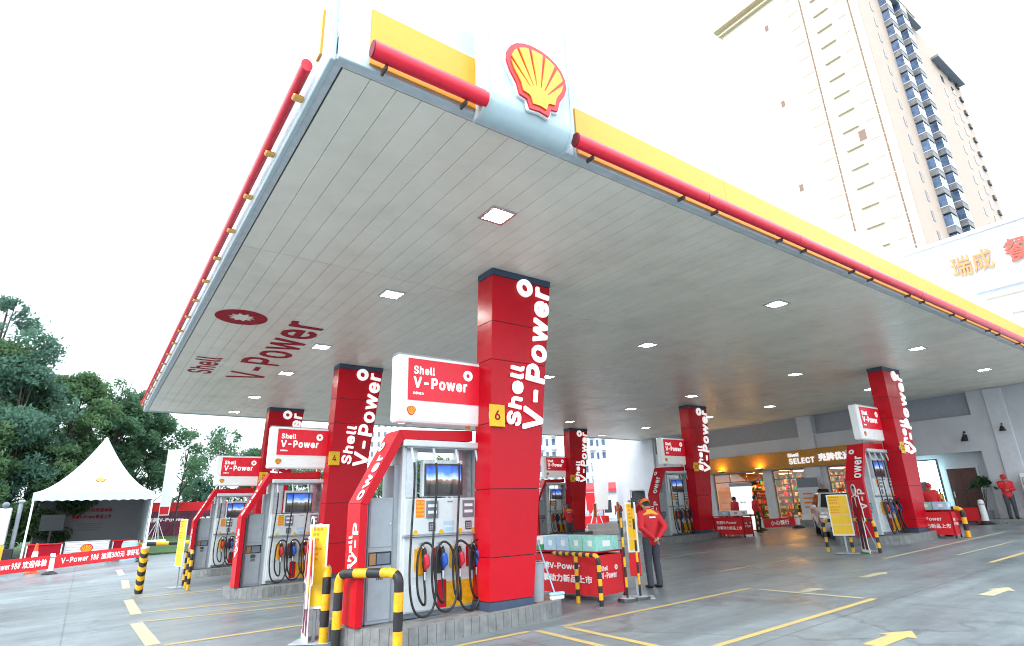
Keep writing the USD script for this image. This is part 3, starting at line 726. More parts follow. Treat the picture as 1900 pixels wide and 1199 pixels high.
# ================================================================== THE SHOP BUILDING (plane x = 31.14, looking to -x)
FX = 31.14
B = thing("shop_building", "long white building with yellow shop fascia and red rooftop characters behind the canopy", "building")
def wall_yz(poly, x, d):         # a sheet of wall whose face looks to -x at x, d thick
    return orient(extr(poly, d), (x + d, 0, 0), (0, -1, 0), (0, 0, 1)) if False else orient(extr(affinity.scale(poly, -1, 1, origin=(0, 0)), d), (x + d, 0, 0), (0, -1, 0), (0, 0, 1))
holes = [sbox(8.60, 5.20, 15.60, 6.20), sbox(16.45, 5.14, 22.6, 6.20), sbox(23.2, 5.14, 26.6, 6.20),       # recessed bands under the canopy
         sbox(8.60, .80, 11.50, 3.64),                                                                        # alcove with the door
         sbox(13.3, .84, 15.35, 3.50), sbox(16.55, .84, 18.42, 3.50), sbox(18.98, .84, 22.3, 3.50),           # shop windows
         sbox(27.9, 1.3, 29.3, 2.9)]
wallp = sbox(-6, .2, 30.6, 13.18).difference(unary_union(holes))
part(B, "wall", wall_yz(wallp, FX, .30), "wall")
for h in holes[:3]:
    y0, z0, y1, z1 = h.bounds
    part(B, "recessed_panel", bx((FX + .301, y0 - .1, z0 - .1), (FX + .33, y1 + .1, z1 + .1)), "panel_grey")
part(B, "back_and_roof", [bx((FX + .31, -6, 13.0), (52, 30.6, 13.1)), bx((51.8, -6, .2), (52, 30.6, 13.0)), bx((FX + .31, 30.4, .2), (51.8, 30.6, 13.0)), bx((FX + .31, -6, .2), (51.8, -5.8, 13.0))], "wall")
part(B, "coping", bx((FX - .12, -6, 13.185), (FX + .45, 30.6, 13.36), .02), "wall_trim")
for z, h, d in ((10.42, .16, .22), (10.05, .08, .12), (9.2, .10, .16), (8.55, .14, .26)):
    part(B, "cornice", bx((FX - d, -6, z), (FX - .003, 30.6, z + h), .015), "ledge_yellow" if h < .12 else "wall_trim")
# pilasters
for y0, y1, d in ((7.32, 7.98, .10), (15.62, 16.42, .12), (22.75, 23.15, .12), (26.7, 27.1, .12)):
    part(B, "pilaster", bx((FX - d, y0, .868), (FX - .003, y1, 6.2), .02), "wall_trim")
part(B, "skirting", bx((FX - .02, -6, .866), (FX - .003, 7.3, 1.0)), "grey_dark")
# alcove: back wall, glazed lit board, brown door
part(B, "alcove_back", bx((FX + .55, 8.3, .8), (FX + .6, 11.8, 3.8)), "wall")
part(B, "alcove_reveal", [bx((FX + .301, 8.5, .8), (FX + .55, 8.60, 3.75)), bx((FX + .301, 11.50, .8), (FX + .55, 11.6, 3.75)), bx((FX + .301, 8.6, 3.64), (FX + .55, 11.5, 3.75))], "wall")
part(B, "alcove_floor", bx((FX + .0, 8.6, .80), (FX + .55, 11.5, .868)), "kerb")
dr = part(B, "door", bx((FX + .49, 9.12, .87), (FX + .545, 10.22, 2.98), .008), "door_brown", label="dark brown panelled door with pale handle")
for a, b in ((9.22, 9.62), (9.72, 10.12)):
    for z0, z1 in ((1.0, 1.75), (1.9, 2.85)):
        part(dr, "door_panel", bx((FX + .475, a, z0), (FX + .489, b, z1), .008), "door_brown")
part(dr, "handle", bx((FX + .44, 10.10, 1.75), (FX + .474, 10.15, 2.0), .01), "silver")
part(B, "door_frame", [bx((FX + .47, 10.225, .87), (FX + .548, 10.31, 3.06)), bx((FX + .47, 9.03, .87), (FX + .548, 9.115, 3.06)), bx((FX + .47, 9.118, 2.985), (FX + .548, 10.222, 3.06))], "wall_trim")
# shop: fascia, glazing, interior
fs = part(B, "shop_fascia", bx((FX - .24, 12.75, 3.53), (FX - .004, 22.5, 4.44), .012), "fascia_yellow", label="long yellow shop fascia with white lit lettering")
def lat(s, y_left, z, w, h, kind="latin", bold=3, m="lit_white", par=None, x=FX - .241, dep=.05, name="lettering"):
    return part(par, name, plate(text_fit(s, w, h, kind, bold), dep, (x, y_left, z), YR, ZU), m)
lat("Shell", 17.15, 4.10, .62, .20, par=fs)
lat("SELECT", 17.12, 3.72, 1.40, .31, par=fs, bold=4)
lat("壳牌优选", 15.50, 3.76, 1.65, .40, "cjk", 4, par=fs)
for y in (21.4, 18.9):
    sp = part(fs, "wall_washer", bx((FX - .56, y - .10, 3.60), (FX - .245, y + .10, 3.64)), "dark")
    part(sp, "bulb", bx((FX - .55, y - .09, 3.642), (FX - .40, y + .09, 3.65)), "spot_lamp")
part(B, "shop_floor", bx((FX + .301, 12.9, .80), (38.5, 22.9, .866)), "shop_floor")
part(B, "shop_ceiling", bx((FX + .301, 12.9, 3.55), (38.5, 22.9, 3.6)), "shop_back")
part(B, "shop_back_wall", [bx((38.5, 12.9, .8), (38.6, 22.9, 3.6)), bx((FX + .301, 12.8, .8), (38.5, 12.9, 3.6)), bx((FX + .301, 22.9, .8), (38.5, 23.0, 3.6))], "shop_back")
for i, x in enumerate((32.6, 34.6, 36.8)):
    for y in (14.2, 16.4, 18.6, 20.8):
        part(B, "ceiling_lamp", bx((x - .28, y - .28, 3.525), (x + .28, y + .28, 3.545)), "warm_lamp")
for h in holes[4:7]:
    y0, z0, y1, z1 = h.bounds
    n = max(2, int((y1 - y0) / 1.0)); w = (y1 - y0) / n
    fr = unary_union([sbox(y0, z0, y1, z1).difference(sbox(y0 + .05, z0 + .05, y1 - .05, z1 - .05)), sbox(y0, 2.98, y1, 3.03)] + [sbox(y0 + k * w - .025, z0, y0 + k * w + .025, z1) for k in range(1, n)])
    f = part(B, "shop_window", wall_yz(fr, FX + .10, .06), "grey_dark")
    for k in range(n):
        part(f, "pane", bx((FX + .128, y0 + k * w + .03, z0 + .055), (FX + .134, y0 + (k + 1) * w - .03, z1 - .055)), "pane")
for y0, y1, z0, z1 in ((27.9, 29.3, 1.3, 2.9),):
    f = part(B, "side_window", wall_yz(sbox(y0, z0, y1, z1).difference(sbox(y0 + .06, z0 + .06, y1 - .06, z1 - .06)), FX + .08, .08), "white")
    part(f, "pane", bx((FX + .12, y0 + .062, z0 + .062), (FX + .13, y1 - .062, z1 - .062)), "glass_dark")
part(B, "shop_sticker", [plate(ring_poly(.20, .5), .003, (FX + .125, 16.9, 3.08), YR, ZU)], "print_white")
# shop shelves with goods
def shelf(x, y, w, h, facing, label):
    t = thing("shop_shelf", label, "shelf", "stocked shelves inside the shop", loc=(x, y, .868))
    part(t, "back_panel", bx((.30, -w / 2, 0), (.34, w / 2, h)), "wood")
    for z in np.arange(.12, h, .38):
        part(t, "shelf_board", bx((0, -w / 2, z - .02), (.30, w / 2, z)), "wood")
        for cname in ("red_cloth", "hazard_yellow", "aqua", "print_white", "green", "sky_blue", "orange"):
            pcs = []
            for _ in range(3):
                yy = rng.uniform(-w / 2 + .08, w / 2 - .08); hh = rng.uniform(.12, .30); ww = rng.uniform(.04, .09)
                pcs.append(bx((.04, yy - ww, z + .001), (.24, yy + ww, z + hh), .01))
            part(t, "goods", pcs, cname, kind="stuff")
for i, (x, y, w, h, l) in enumerate([(33.2, 21.2, 2.0, 1.9, "stocked wooden shelf behind the leftmost shop window"), (35.8, 19.6, 2.2, 2.3, "tall stocked shelf deep inside the left shop window"), (33.4, 17.4, 1.6, 1.5, "low stocked shelf behind the middle shop window"),
                                      (36.0, 16.6, 2.4, 2.4, "tall stocked shelf deep inside the middle shop window"), (33.6, 14.4, 1.7, 1.6, "stocked shelf behind the right shop window"), (36.4, 13.9, 1.6, 2.3, "tall shelf deep inside the right shop window"),
                                      (34.6, 21.9, 1.2, 2.2, "narrow tall shelf at the shop's left wall"), (37.9, 21.0, 2.6, 2.5, "shelf along the shop's back wall at left"), (37.9, 18.2, 2.4, 2.5, "shelf along the shop's back wall in the middle"), (34.9, 18.0, 1.5, 1.3, "low shelf in the middle of the shop floor"), (34.8, 15.2, 1.5, 1.5, "low shelf near the shop's right window"), (37.9, 15.4, 2.2, 2.5, "shelf along the shop's back wall at right")]):
    shelf(x, y, w, h, 0, l)
# red characters on the parapet
rs = thing("rooftop_sign", "large red script characters along the white parapet above the canopy", "sign")
for ch, y, w in (("瑞", 7.75, 1.05), ("成", 6.95, 1.05), ("餐", 5.75, 1.15), ("饮", 4.5, 1.1)):
    part(rs, "character", plate(text_fit(ch, w * .72, w * .95, "cjk", 1), .06, (FX - .10, y, 11.35), YR, ZU), "faded_orange" if ch in "瑞成" else "faded_red")
    for q in (.2, .5):
        part(rs, "stud", bx((FX - .10, y - q - .02, 11.7), (FX - .002, y - q + .02, 11.74)), "silver")
# wall lamps
for i, (x, y, z, l) in enumerate([(FX - .004, 9.02, 4.22, "black wall lamp above the brown door"), (FX - .004, 7.70 - .1, 4.50, "black wall lamp on the pillar right of the brown door")]):
    t = thing("wall_lamp", l, "wall lamp", loc=(x, y, z))
    part(t, "wall_plate", bx((-.03, -.07, -.12), (0, .07, .16), .01), "black")
    part(t, "arm", tube(spline([(-.03, 0, .08), (-.18, .0, .18), (-.30, 0, .06)], 6), .018), "black", smooth=True)
    part(t, "shade", trimesh.creation.revolve([[0, 0], [.05, -.02], [.13, -.22], [.11, -.22], [.04, -.03], [0, -.015]], sections=18).apply_translation((-.30, 0, .08)), "black", smooth=30)
    part(t, "finial", trimesh.creation.icosphere(2, .05).apply_translation((-.02, 0, .26)), "black", smooth=True)
# lit advertising board standing in the alcove
ad = thing("light_board", "tall pale cyan lit advertising board beside the brown door", "advertising board", loc=(FX + .06, 11.42, .87))
part(ad, "frame", [bx((0, -1.06, 0), (.10, -1.0, 2.58)), bx((0, 0, 0), (.10, .06, 2.58)), bx((0, -1.0, 2.52), (.10, 0, 2.58)), bx((0, -1.0, 0), (.10, 0, .12))], "grey_dark")
part(ad, "lit_face", bx((.02, -1.0, .121), (.08, 0, 2.519)), "screen_ad")
part(ad, "yellow_band", bx((.012, -.98, .60), (.0195, -.02, 1.05)), "hazard_yellow")
part(ad, "dark_poster", bx((.010, -.42, 1.05), (.0195, -.05, 1.60)), "grey_dark")

# ================================================================== THINGS ON THE FORECOURT
def hoop(name, a, b, h, r, label, group, mids=(), n=9, rad=.16):
    """Black and yellow striped guard rail: legs at a and b, optional legs in between."""
    a3, b3 = np.array([*a, float(zg(*a))]), np.array([*b, float(zg(*b))])
    t = thing(name, label, "guard rail", group, loc=tuple(a3))
    o = a3
    pth = rpath([a3 - o, a3 - o + (0, 0, h), b3 - o + (0, 0, h), b3 - o], rad, 8)
    def striped(pth, per):
        seg = np.linalg.norm(np.diff(pth, axis=0), axis=1); s = np.r_[0, np.cumsum(seg)]; L = s[-1]; k = max(2, int(round(L / per)))
        at = lambda u: np.array([np.interp(u, s, pth[:, i]) for i in range(3)])
        for i in range(k):
            us = np.unique(np.r_[L * i / k, s[(s > L * i / k + 1e-6) & (s < L * (i + 1) / k - 1e-6)], L * (i + 1) / k])
            part(t, "yellow_band" if i % 2 == 0 else "black_band", tube([at(u) for u in us], r, 14, caps=True), "hazard_yellow" if i % 2 == 0 else "black", smooth=50)
    striped(pth, n)
    for f in mids:
        p = a3 + (b3 - a3) * f - o
        striped(np.array([p, p + (0, 0, h - r * .6)]), n)
    part(t, "foot_plate", [cyl(a3 - o, a3 - o + (0, 0, .012), r * 1.9), cyl(b3 - o, b3 - o + (0, 0, .012), r * 1.9)], "grey_dark")
    return t
GR = "black and yellow guard rails at the island ends"
hoop("guard_rail", (3.72, 8.0), (3.20, 8.95), .98, .066, "nearest thick black and yellow hoop rail before the portal leg", GR, n=.235)
hoop("guard_rail", (3.18, 9.42), (3.36, 10.0), 1.0, .066, "second thick black and yellow hoop just behind the yellow notice board", GR, n=.235)
hoop("guard_rail", (7.85, 9.70), (7.64, 8.1), .84, .038, "three-legged black and yellow rail in front of the red counter with boxes", GR, mids=(.55,), n=.115, rad=.12)
hoop("guard_rail", (2.84, 20.84), (2.92, 22.5), 1.08, .05, "black and yellow rail seen end-on beside the second left island", GR, mids=(.5,), n=.17)
hoop("guard_rail", (4.75, 29.4), (4.2, 30.7), .95, .055, "black and yellow hoop rail at the farthest left island", GR, n=.2)
hoop("guard_rail", (17.62, 9.08), (17.56, 7.66), .86, .042, "three-legged black and yellow rail around the standee at pump 12", GR, mids=(.5,), n=.14)
hoop("guard_rail", (23.0, 7.3), (23.1, 8.3), .88, .07, "thick black and yellow rail beside the red counter at pump 12", GR, n=.2)
hoop("guard_rail", (24.0, 15.2), (23.9, 16.7), .84, .038, "dark striped rail around the small counter before the shop", GR, mids=(.5,), n=.115, rad=.12)
# single striped post
def post(x, y, h, r, label, m=5):
    t = thing("striped_post", label, "bollard", loc=(x, y, float(zg(x, y))))
    c = cyl((0, 0, 0), (0, 0, h), r, sides=20); part(t, "pole", c, "hazard_yellow", smooth=40)
    for k in range(m):
        # slanting black wraps
        z = h * (k + .3) / m; ang = np.linspace(0, 2 * np.pi, 25)
        V = []; F = []
        for q in ang:
            zz = z + .10 * math.sin(q)
            V += [((r + .002) * math.cos(q), (r + .002) * math.sin(q), zz), ((r + .002) * math.cos(q), (r + .002) * math.sin(q), zz + h / m * .48)]
        for q in range(24):
            F += [[2 * q, 2 * q + 2, 2 * q + 3], [2 * q, 2 * q + 3, 2 * q + 1]]
        part(t, "black_band", trimesh.Trimesh(V, F, process=False), "black", smooth=True)
    part(t, "cap", cyl((0, 0, h + .001), (0, 0, h + .05), r * 1.05), "print_white")
post(1.64, 21.56, 1.25, .11, "lone yellow and black spiral-striped post before the red belt barrier")
# thin poles with round bases that hold the notice by the counter
for (x, y, h, l) in [(8.38, 8.18, 1.62, "slim black and yellow pole at the counter's right corner"), (8.66, 8.12, 1.80, "slim striped pole carrying the small yellow notice behind the counter"), (23.47, 7.93, 1.5, "slim striped pole right of the counter at pump 12")]:
    t = thing("slim_pole", l, "pole", "slim striped poles on round feet", loc=(x, y, float(zg(x, y))))
    part(t, "round_foot", cyl((0, 0, 0), (0, 0, .045), .19, .17, 24), "black", smooth=40)
    part(t, "foot_top", cyl((0, 0, .046), (0, 0, .055), .15, .10, 20), "grey")
    k = 9
    for i in range(k):
        part(t, "yellow_band" if i % 2 else "black_band", cyl((0, 0, .055 + (h - .055) * i / k), (0, 0, .055 + (h - .055) * (i + 1) / k), .022, sides=10), "hazard_yellow" if i % 2 else "black", smooth=40)

def notice(loc, rotz, bw, bh, zb, label, post_h, rows=4, group="yellow notice boards on posts", board="notice_yellow", tail=None):
    t = thing("notice_board", label, "notice board", group, loc=loc, rotz=rotz)
    part(t, "post", bx((-.025, .02, 0), (.025, .06, post_h), .006), "grey")
    part(t, "foot", bx((-.30, -.18, .0), (.30, .22, .02), .006), "grey")
    b = part(t, "board", bx((-bw / 2, -.01, zb), (bw / 2, .015, zb + bh), .004), "print_white")
    n = rows
    for i in range(n):
        z1 = zb + bh - .03 - i * (bh - .06) / n; z0 = z1 - (bh - .06) / n + .008
        pn = part(b, "yellow_field", bx((-bw / 2 + .03, -.016, z0), (bw / 2 - .03, -.0105, z1)), board)
        if i < 2:
            for q in range(3):
                w = bw * (.6, .45, .5)[q]
                part(pn, "print_line", [bx((-bw / 2 + .06 + c * .055, -.019, z1 - .06 - q * .075), (-bw / 2 + .06 + c * .055 + .038, -.0165, z1 - .025 - q * .075)) for c in range(int(w / .055))], "orange")
    if tail:
        part(b, "lower_panel", bx((-bw / 2, -.01, zb - tail), (bw / 2, .012, zb - .01)), "red_cloth")
    return t
notice((3.08, 9.62, float(zg(3.25, 9.6))), -38, .30, 1.22, .46, "nearest yellow notice board with red print beside the life-size standee", 1.70)
notice((2.65, 22.06, float(zg(2.65, 22))), -78, .60, 1.42, .62, "tall yellow notice seen edge-on by the second left island", 2.05)
notice((17.36, 8.42, float(zg(17.4, 8.3))), -66, .54, 1.10, .46, "leaning yellow notice board in front of pump 12", 1.4)
notice((8.72, 8.24, float(zg(8.7, 8.2))), -42, .21, .92, .80, "yellow notice with red lower panel behind the counter of boxes", 1.0, tail=.42)
notice((21.0, 20.6, float(zg(21, 20.6))), -35, .16, .80, .9, "narrow orange notice on a pole beside the far middle column", 1.6, rows=2, board="orange")
notice((23.6, 25.0, float(zg(23, 25))), -35, .20, .80, .9, "narrow orange notice left of the white banner", 1.6, rows=2, board="orange")

# life-size cut-out standees (flat printed boards)
def standee(loc, rotz, label):
    t = thing("cutout_standee", label, "standee", "life-size cut-out figures beside notice boards", loc=loc, rotz=rotz)
    fig = unary_union([Point(0, 1.66).buffer(.115), sbox(-.05, 1.48, .05, 1.6), Polygon([(-.22, 1.46), (.22, 1.46), (.25, 1.30), (.17, .86), (-.17, .86), (-.25, 1.30)]),
                       Polygon([(.20, 1.44), (.30, 1.16), (.33, .86), (.26, .84), (.15, 1.2)]), Polygon([(-.20, 1.44), (-.30, 1.16), (-.33, .86), (-.26, .84), (-.15, 1.2)]),
                       Polygon([(-.17, .88), (.17, .88), (.19, .08), (.05, .08), (.0, .70), (-.05, .08), (-.19, .08)]), sbox(-.24, 0.03, -.04, .1), sbox(.04, .03, .24, .1)]).buffer(.01)
    part(t, "white_outline", plate(fig.buffer(.035).buffer(.02).buffer(-.02), .012, (0, 0, 0), XR, ZU), "print_white")
    o = (0, -.0125, 0)
    part(t, "printed_suit", plate(fig.intersection(sbox(-1, .84, 1, 1.5)), .002, o, XR, ZU), "dark_red")
    part(t, "printed_trousers", plate(fig.intersection(sbox(-1, .1, 1, .838)), .002, o, XR, ZU), "plum")
    part(t, "printed_face", plate(Point(0, 1.655).buffer(.10).intersection(sbox(-1, 0, 1, 1.69)), .002, o, XR, ZU), "skin")
    part(t, "printed_hair", plate(Point(0, 1.665).buffer(.115).intersection(sbox(-1, 1.692, 1, 2)), .002, o, XR, ZU), "hair")
    part(t, "printed_shirt", plate(Polygon([(-.05, 1.46), (.05, 1.46), (0, 1.18)]), .002, (0, -.0147, 0), XR, ZU), "print_white")
    part(t, "prop", [bx((-.03, .012, .05), (.03, .30, .07)), tube([(0, .012, 1.1), (0, .30, .07)], .012, 6)], "grey")
    part(t, "foot_strip", bx((-.28, -.05, 0), (.28, .05, .029)), "green")
standee((3.02, 9.80, float(zg(3, 9.8)) + .0), -98, "cut-out figure with white outline left of the nearest notice board")
standee((17.50, 7.98, float(zg(17.6, 8))), -136, "cut-out figure in dark red before the portal frame of pump 12")

# promotional counter with boxes
def counter(loc, rotz, L, D, label, boxes, group="red promotional counters", text=True):
    t = thing("promo_counter", label, "counter", group, loc=loc, rotz=rotz)
    H = .80
    for x in (0, L):
        for y in (0, D):
            part(t, "leg", bx((x - .02, y - .02, .06), (x + .02, y + .02, H + .04), .004), "dark_red")
            part(t, "castor", cyl((x, y - .02, .035), (x, y + .02, .035), .035), "rubber")
    f = part(t, "front_cloth", bx((.022, -.008, .10), (L - .022, .006, H)), "red_cloth")
    e = part(t, "end_cloth", bx((-.008, .022, .10), (.006, D - .022, H)), "red_cloth")
    part(t, "back_cloth", [bx((.022, D - .006, .10), (L - .022, D + .008, H)), bx((L - .006, .022, .10), (L + .008, D - .022, H))], "red_cloth")
    part(t, "table_top", bx((-.02, -.02, H + .041), (L + .02, D + .02, H + .065), .004), "dark_red")
    if text:
        part(f, "lettering", plate(text_fit("Shell", .20, .085, bold=3), .003, (.10, -.0085, .52), XR, ZU), "print_white")
        part(f, "lettering", plate(text_fit("V-Power", .46, .11, bold=3), .003, (.10, -.0085, .38), XR, ZU), "print_white")
        part(f, "ring_emblem", plate(ring_poly(.045), .003, (.56, -.0085, .56), XR, ZU), "print_white")
        part(e, "lettering", plate(text_fit("壳牌V-Power", min(1.2, D * .68), .14, "cjk", 3), .003, (-.0085, D - .14, .52), YR, ZU), "print_white")
        part(e, "lettering", plate(text_fit("劲擎动力新品上市", min(1.5, D * .84), .14, "cjk", 3), .003, (-.0085, D - .14, .30), YR, ZU), "print_white")
    return t
ct = counter((7.98, 8.50, float(zg(8, 8.5))), 8, .78, 1.75, "red cloth counter with white lettering right of the nearest island", None)
# cartons on the counter, each a thing of its own
def carton(loc, rotz, size, m, label, band=None):
    t = thing("carton", label, "carton", "cartons stacked on the red counters", loc=loc, rotz=rotz)
    x, y, z = size
    b = part(t, "box", bx((0, 0, 0), (x, y, z), .005), m)
    part(t, "lid_flap", [bx((.002, .002, z + .001), (x - .002, y / 2 - .003, z + .004)), bx((.002, y / 2 + .003, z + .001), (x - .002, y - .002, z + .004))], m)
    part(b, "label_patch", bx((x * .28, -.003, z * .30), (x * .62, -.0005, z * .72)), "print_white" if m != "print_white" else "grey")
    part(b, "side_patch", bx((-.003, y * .3, z * .35), (-.0005, y * .6, z * .75)), "print_white" if m != "print_white" else "grey")
    if band:
        part(b, "colour_band", [bx((-.002, -.002, .006), (x + .002, y + .002, z * .42))], band)
zt = float(zg(8, 8.5)) + .866
c8, s8 = math.cos(math.radians(8)), math.sin(math.radians(8))
def on(u, v): return (7.98 + c8 * u - s8 * v, 8.50 + s8 * u + c8 * v, zt)
labs = [("aqua", None, "aqua carton at the near end of the counter"), ("aqua", None, "aqua carton behind the front aqua one"), ("sky_blue", None, "pale blue carton beside the aqua ones"), ("sky_blue", None, "pale blue carton in the middle of the counter"), ("print_white", "green", "white carton with green band at the counter's left end")]
for i, (m, band, l) in enumerate(labs):
    carton(on(.03, .02 + i * .345), 8, (.70, .335, .26), m, l, band)
counter((22.6, 7.50, float(zg(22.6, 7.5))), 4, .55, 1.30, "red counter with lettering beside the column of pump 12", None, text=True)
for i, (m, l) in enumerate([("sky_blue", "pale blue carton on the counter at pump 12"), ("aqua", "aqua carton on the counter at pump 12"), ("print_white", "white carton on the counter at pump 12")]):
    carton((22.62, 7.55 + i * .42, float(zg(22.6, 7.5)) + .866), 4, (.48, .40, .24), m, l)
counter((22.9, 15.2, float(zg(22.9, 15.2))), 4, .7, 1.4, "small red counter in front of the shop beside column 10", None, text=True)
for i, (m, l) in enumerate([("print_white", "white carton on the small counter by the shop"), ("sky_blue", "pale blue carton on the small counter by the shop")]):
    carton((22.95, 15.3 + i * .6, float(zg(22.9, 15.2)) + .866), 4, (.58, .5, .20), m, l)

# bin and broom behind the nearest column
bn = thing("grey_bin", "small grey waste bin at the foot of the nearest column", "bin", loc=(6.42, 8.42, float(zg(6.4, 8.4)) + KH))
part(bn, "body", trimesh.creation.revolve([[0, 0], [.15, 0], [.18, .60], [.165, .60], [.14, .02], [0, .02]], sections=24), "grey", smooth=30)
part(bn, "rim", trimesh.creation.torus(.175, .014).apply_translation((0, 0, .60)), "grey", smooth=True)
part(bn, "liner", cyl((0, 0, .50), (0, 0, .51), .16), "black")
br = thing("broom", "blue-handled broom leaning beside the grey bin", "broom", loc=(6.72, 8.22, float(zg(6.6, 8.3)) + KH))
part(br, "handle", tube([(-.40, .15, 1.32), (-.03, 0, .10)], .013, 8), "sky_blue", smooth=True)
part(br, "head", bx((-.13, -.05, .06), (.16, .05, .11), .015), "sky_blue")
part(br, "bristles", bx((-.12, -.04, .0), (.15, .04, .06), .01), "print_white")

# belt barriers
def belt(name, pts, z0, z1, texts, label, group=None, arrow_=False):
    a, b = np.array(pts[0], float), np.array(pts[1], float); L = np.linalg.norm(b - a); d = (b - a) / L
    t = thing(name, label, "belt barrier", group, loc=(a[0], a[1], 0))
    r = np.array([d[0], d[1], 0.0]); za = float(zg(*a)); zb = float(zg(*b)); r[2] = (zb - za) / L; r /= np.linalg.norm(r)
    up = np.array([-r[0] * r[2], -r[1] * r[2], 1 - r[2] ** 2]); up /= np.linalg.norm(up)
    o = np.array([0, 0, za + z0])
    bd = part(t, "belt", plate(sbox(0, 0, L, z1 - z0), .012, o, r, up), "red_cloth")
    n = np.cross(r, up)
    for s, u, w, h, kind in texts:
        part(bd, "lettering", plate(text_fit(s, w, h, kind, 3), .003, o + n * .0125 + r * u + up * (z1 - z0 - h) * .5, r, up), "print_white")
    if arrow_:
        p = Polygon([(0, .12), (.62, .12), (.62, .03), (.95, .20), (.62, .37), (.62, .28), (0, .28)])
        part(bd, "arrow", plate(affinity.scale(p, 1.1, .8, origin=(0, .2)), .003, o + n * .0125 + r * .25 + up * .02, r, up), "print_white")
    return t
def belt_post(x, y, label, h=.88, m="white", z=None):
    t = thing("belt_post", label, "barrier post", "white posts that carry red belts", loc=(x, y, float(zg(x, y)) if z is None else z))
    part(t, "base", trimesh.creation.revolve([[0, 0], [.30, 0], [.30, .03], [.20, .09], [.10, .14], [0, .14]], sections=20), "rubber", smooth=30)
    part(t, "post", trimesh.creation.revolve([[0, .14], [.11, .14], [.115, .2], [.10, h - .1], [.085, h - .02], [.05, h], [0, h]], sections=20), m, smooth=30)
    part(t, "collar", trimesh.creation.torus(.115, .02).apply_translation((0, 0, h * .82)), "grey", smooth=True)
BG = "red belts with white lettering"
belt("belt_barrier", ((-3.6, 31.2), (-.98, 34.3)), .24, .80, [("V-Power", 1.1, 1.05, .23, "latin"), ("98#", 2.22, .4, .26, "latin"), ("欢迎体验", 2.72, 1.2, .30, "cjk")], "left red belt barrier cut by the picture's edge before the white tent", BG)
belt("belt_barrier", ((-.82, 34.5), (2.75, 38.2)), .22, .80, [("V-Power", .35, 1.45, .25, "latin"), ("98#", 1.95, .45, .27, "latin"), ("加满300元", 2.55, 1.45, .30, "cjk"), ("享好礼", 4.15, .85, .30, "cjk")], "red belt barrier with white lettering in front of the tent's opening", BG)
belt_post(-.90, 34.4, "white post on black foot between the two red belts")
belt_post(2.85, 38.3, "white post at the right end of the tent's red belt")
belt("belt_barrier", ((26.95, 16.75), (28.45, 16.02)), .12, .52, [("小心慢行", .35, 1.0, .22, "cjk")], "short red belt barrier before the shop window", BG)
belt_post(26.9, 16.9, "white post left of the short belt before the shop", .62)
belt_post(28.55, 15.95, "white post right of the short belt before the shop", .62)
belt("belt_barrier", ((29.35, 11.15), (29.35, 8.75)), .15, .66, [], "red belt with white arrow below the brown door", BG, arrow_=True)
belt_post(29.35, 8.6, "white post right of the belt with the arrow", .95)
# striped boom in front of the grass
bm = thing("barrier_boom", "low black and yellow boom lying before the grass bank", "barrier", loc=(2.4, 41.3, float(zg(2.4, 41)) + .78))
for i in range(9):
    part(bm, "black_band" if i % 2 else "yellow_band", cyl((i * .62, -i * .18, 0), ((i + 1) * .62, -(i + 1) * .18, 0), .11, sides=12), "black" if i % 2 else "hazard_yellow", smooth=40)
for i in (0.5, 5.0):
    part(bm, "support", bx((i - .05, -i * .29 - .05, -.78), (i + .05, -i * .29 + .05, -.10)), "grey")
yb = thing("water_barrier", "yellow plastic road barrier at the picture's left edge", "barrier", loc=(-4.1, 41.4, float(zg(-4, 41))))
part(yb, "body", orient(extr(Polygon([(-.28, 0), (.28, 0), (.28, .25), (.14, .55), (.10, 1.18), (-.10, 1.18), (-.14, .55), (-.28, .25)]), 1.1), (-.2, 0, 0), (0, 1, 0), (0, 0, 1)), "hazard_yellow")
part(yb, "black_stripe", bx((.905, -.2, .02), (1.3, .2, 1.0), .02), "black")
# cone
cn = thing("traffic_cone", "orange traffic cone with white collar before the tent", "traffic cone", loc=(-1.62, 36.2, float(zg(-1.6, 36))))
part(cn, "base", bx((-.26, -.26, 0), (.26, .26, .05), .01), "cone")
part(cn, "cone_body", trimesh.creation.revolve([[0, .05], [.20, .05], [.045, 1.30], [0, 1.31]], sections=24), "cone", smooth=30)
part(cn, "collar", trimesh.creation.revolve([[.124, .70], [.126, .70], [.094, .95], [.092, .95]], sections=24), "print_white", smooth=30)

# ------------------------------------------------------------------ pagoda tent
T0 = (-2.4, 40.1); TW = 5.5; zt0 = float(zg(0, 41))
tent = thing("pagoda_tent", "white pagoda tent with pointed roof and small yellow emblem", "tent", loc=(T0[0], T0[1], zt0))
EH, VH, AP = 3.72, .46, 7.05
def roof():
    n, mlev = 12, 14; V = []; F = []
    c = np.array([TW / 2, TW / 2])
    for k in range(mlev + 1):
        u = k / mlev; hgt = EH + (AP - EH) * (u ** 1.75) * .86 + (AP - EH) * .14 * u; half = TW / 2 * (1 - u) + .03 * u
        sq = []
        for sx, sy, ex, ey in ((-1, -1, 1, 0), (1, -1, 0, 1), (1, 1, -1, 0), (-1, 1, 0, -1)):
            for q in range(n):
                f = q / n
                x = sx * half + ex * 2 * half * f; y = sy * half + ey * 2 * half * f
                sag = .10 * math.sin(math.pi * f) * (1 - u) * u * 3
                sq.append((c[0] + x * (1 - sag * .3), c[1] + y * (1 - sag * .3), hgt - sag))
        V += sq
    N = 4 * n
    for k in range(mlev):
        for q in range(N):
            a, b = k * N + q, k * N + (q + 1) % N
            F += [[a, b, b + N], [a, b + N, a + N]]
    return trimesh.Trimesh(V, F, process=False)
part(tent, "roof_canvas", roof(), "canvas", smooth=35)
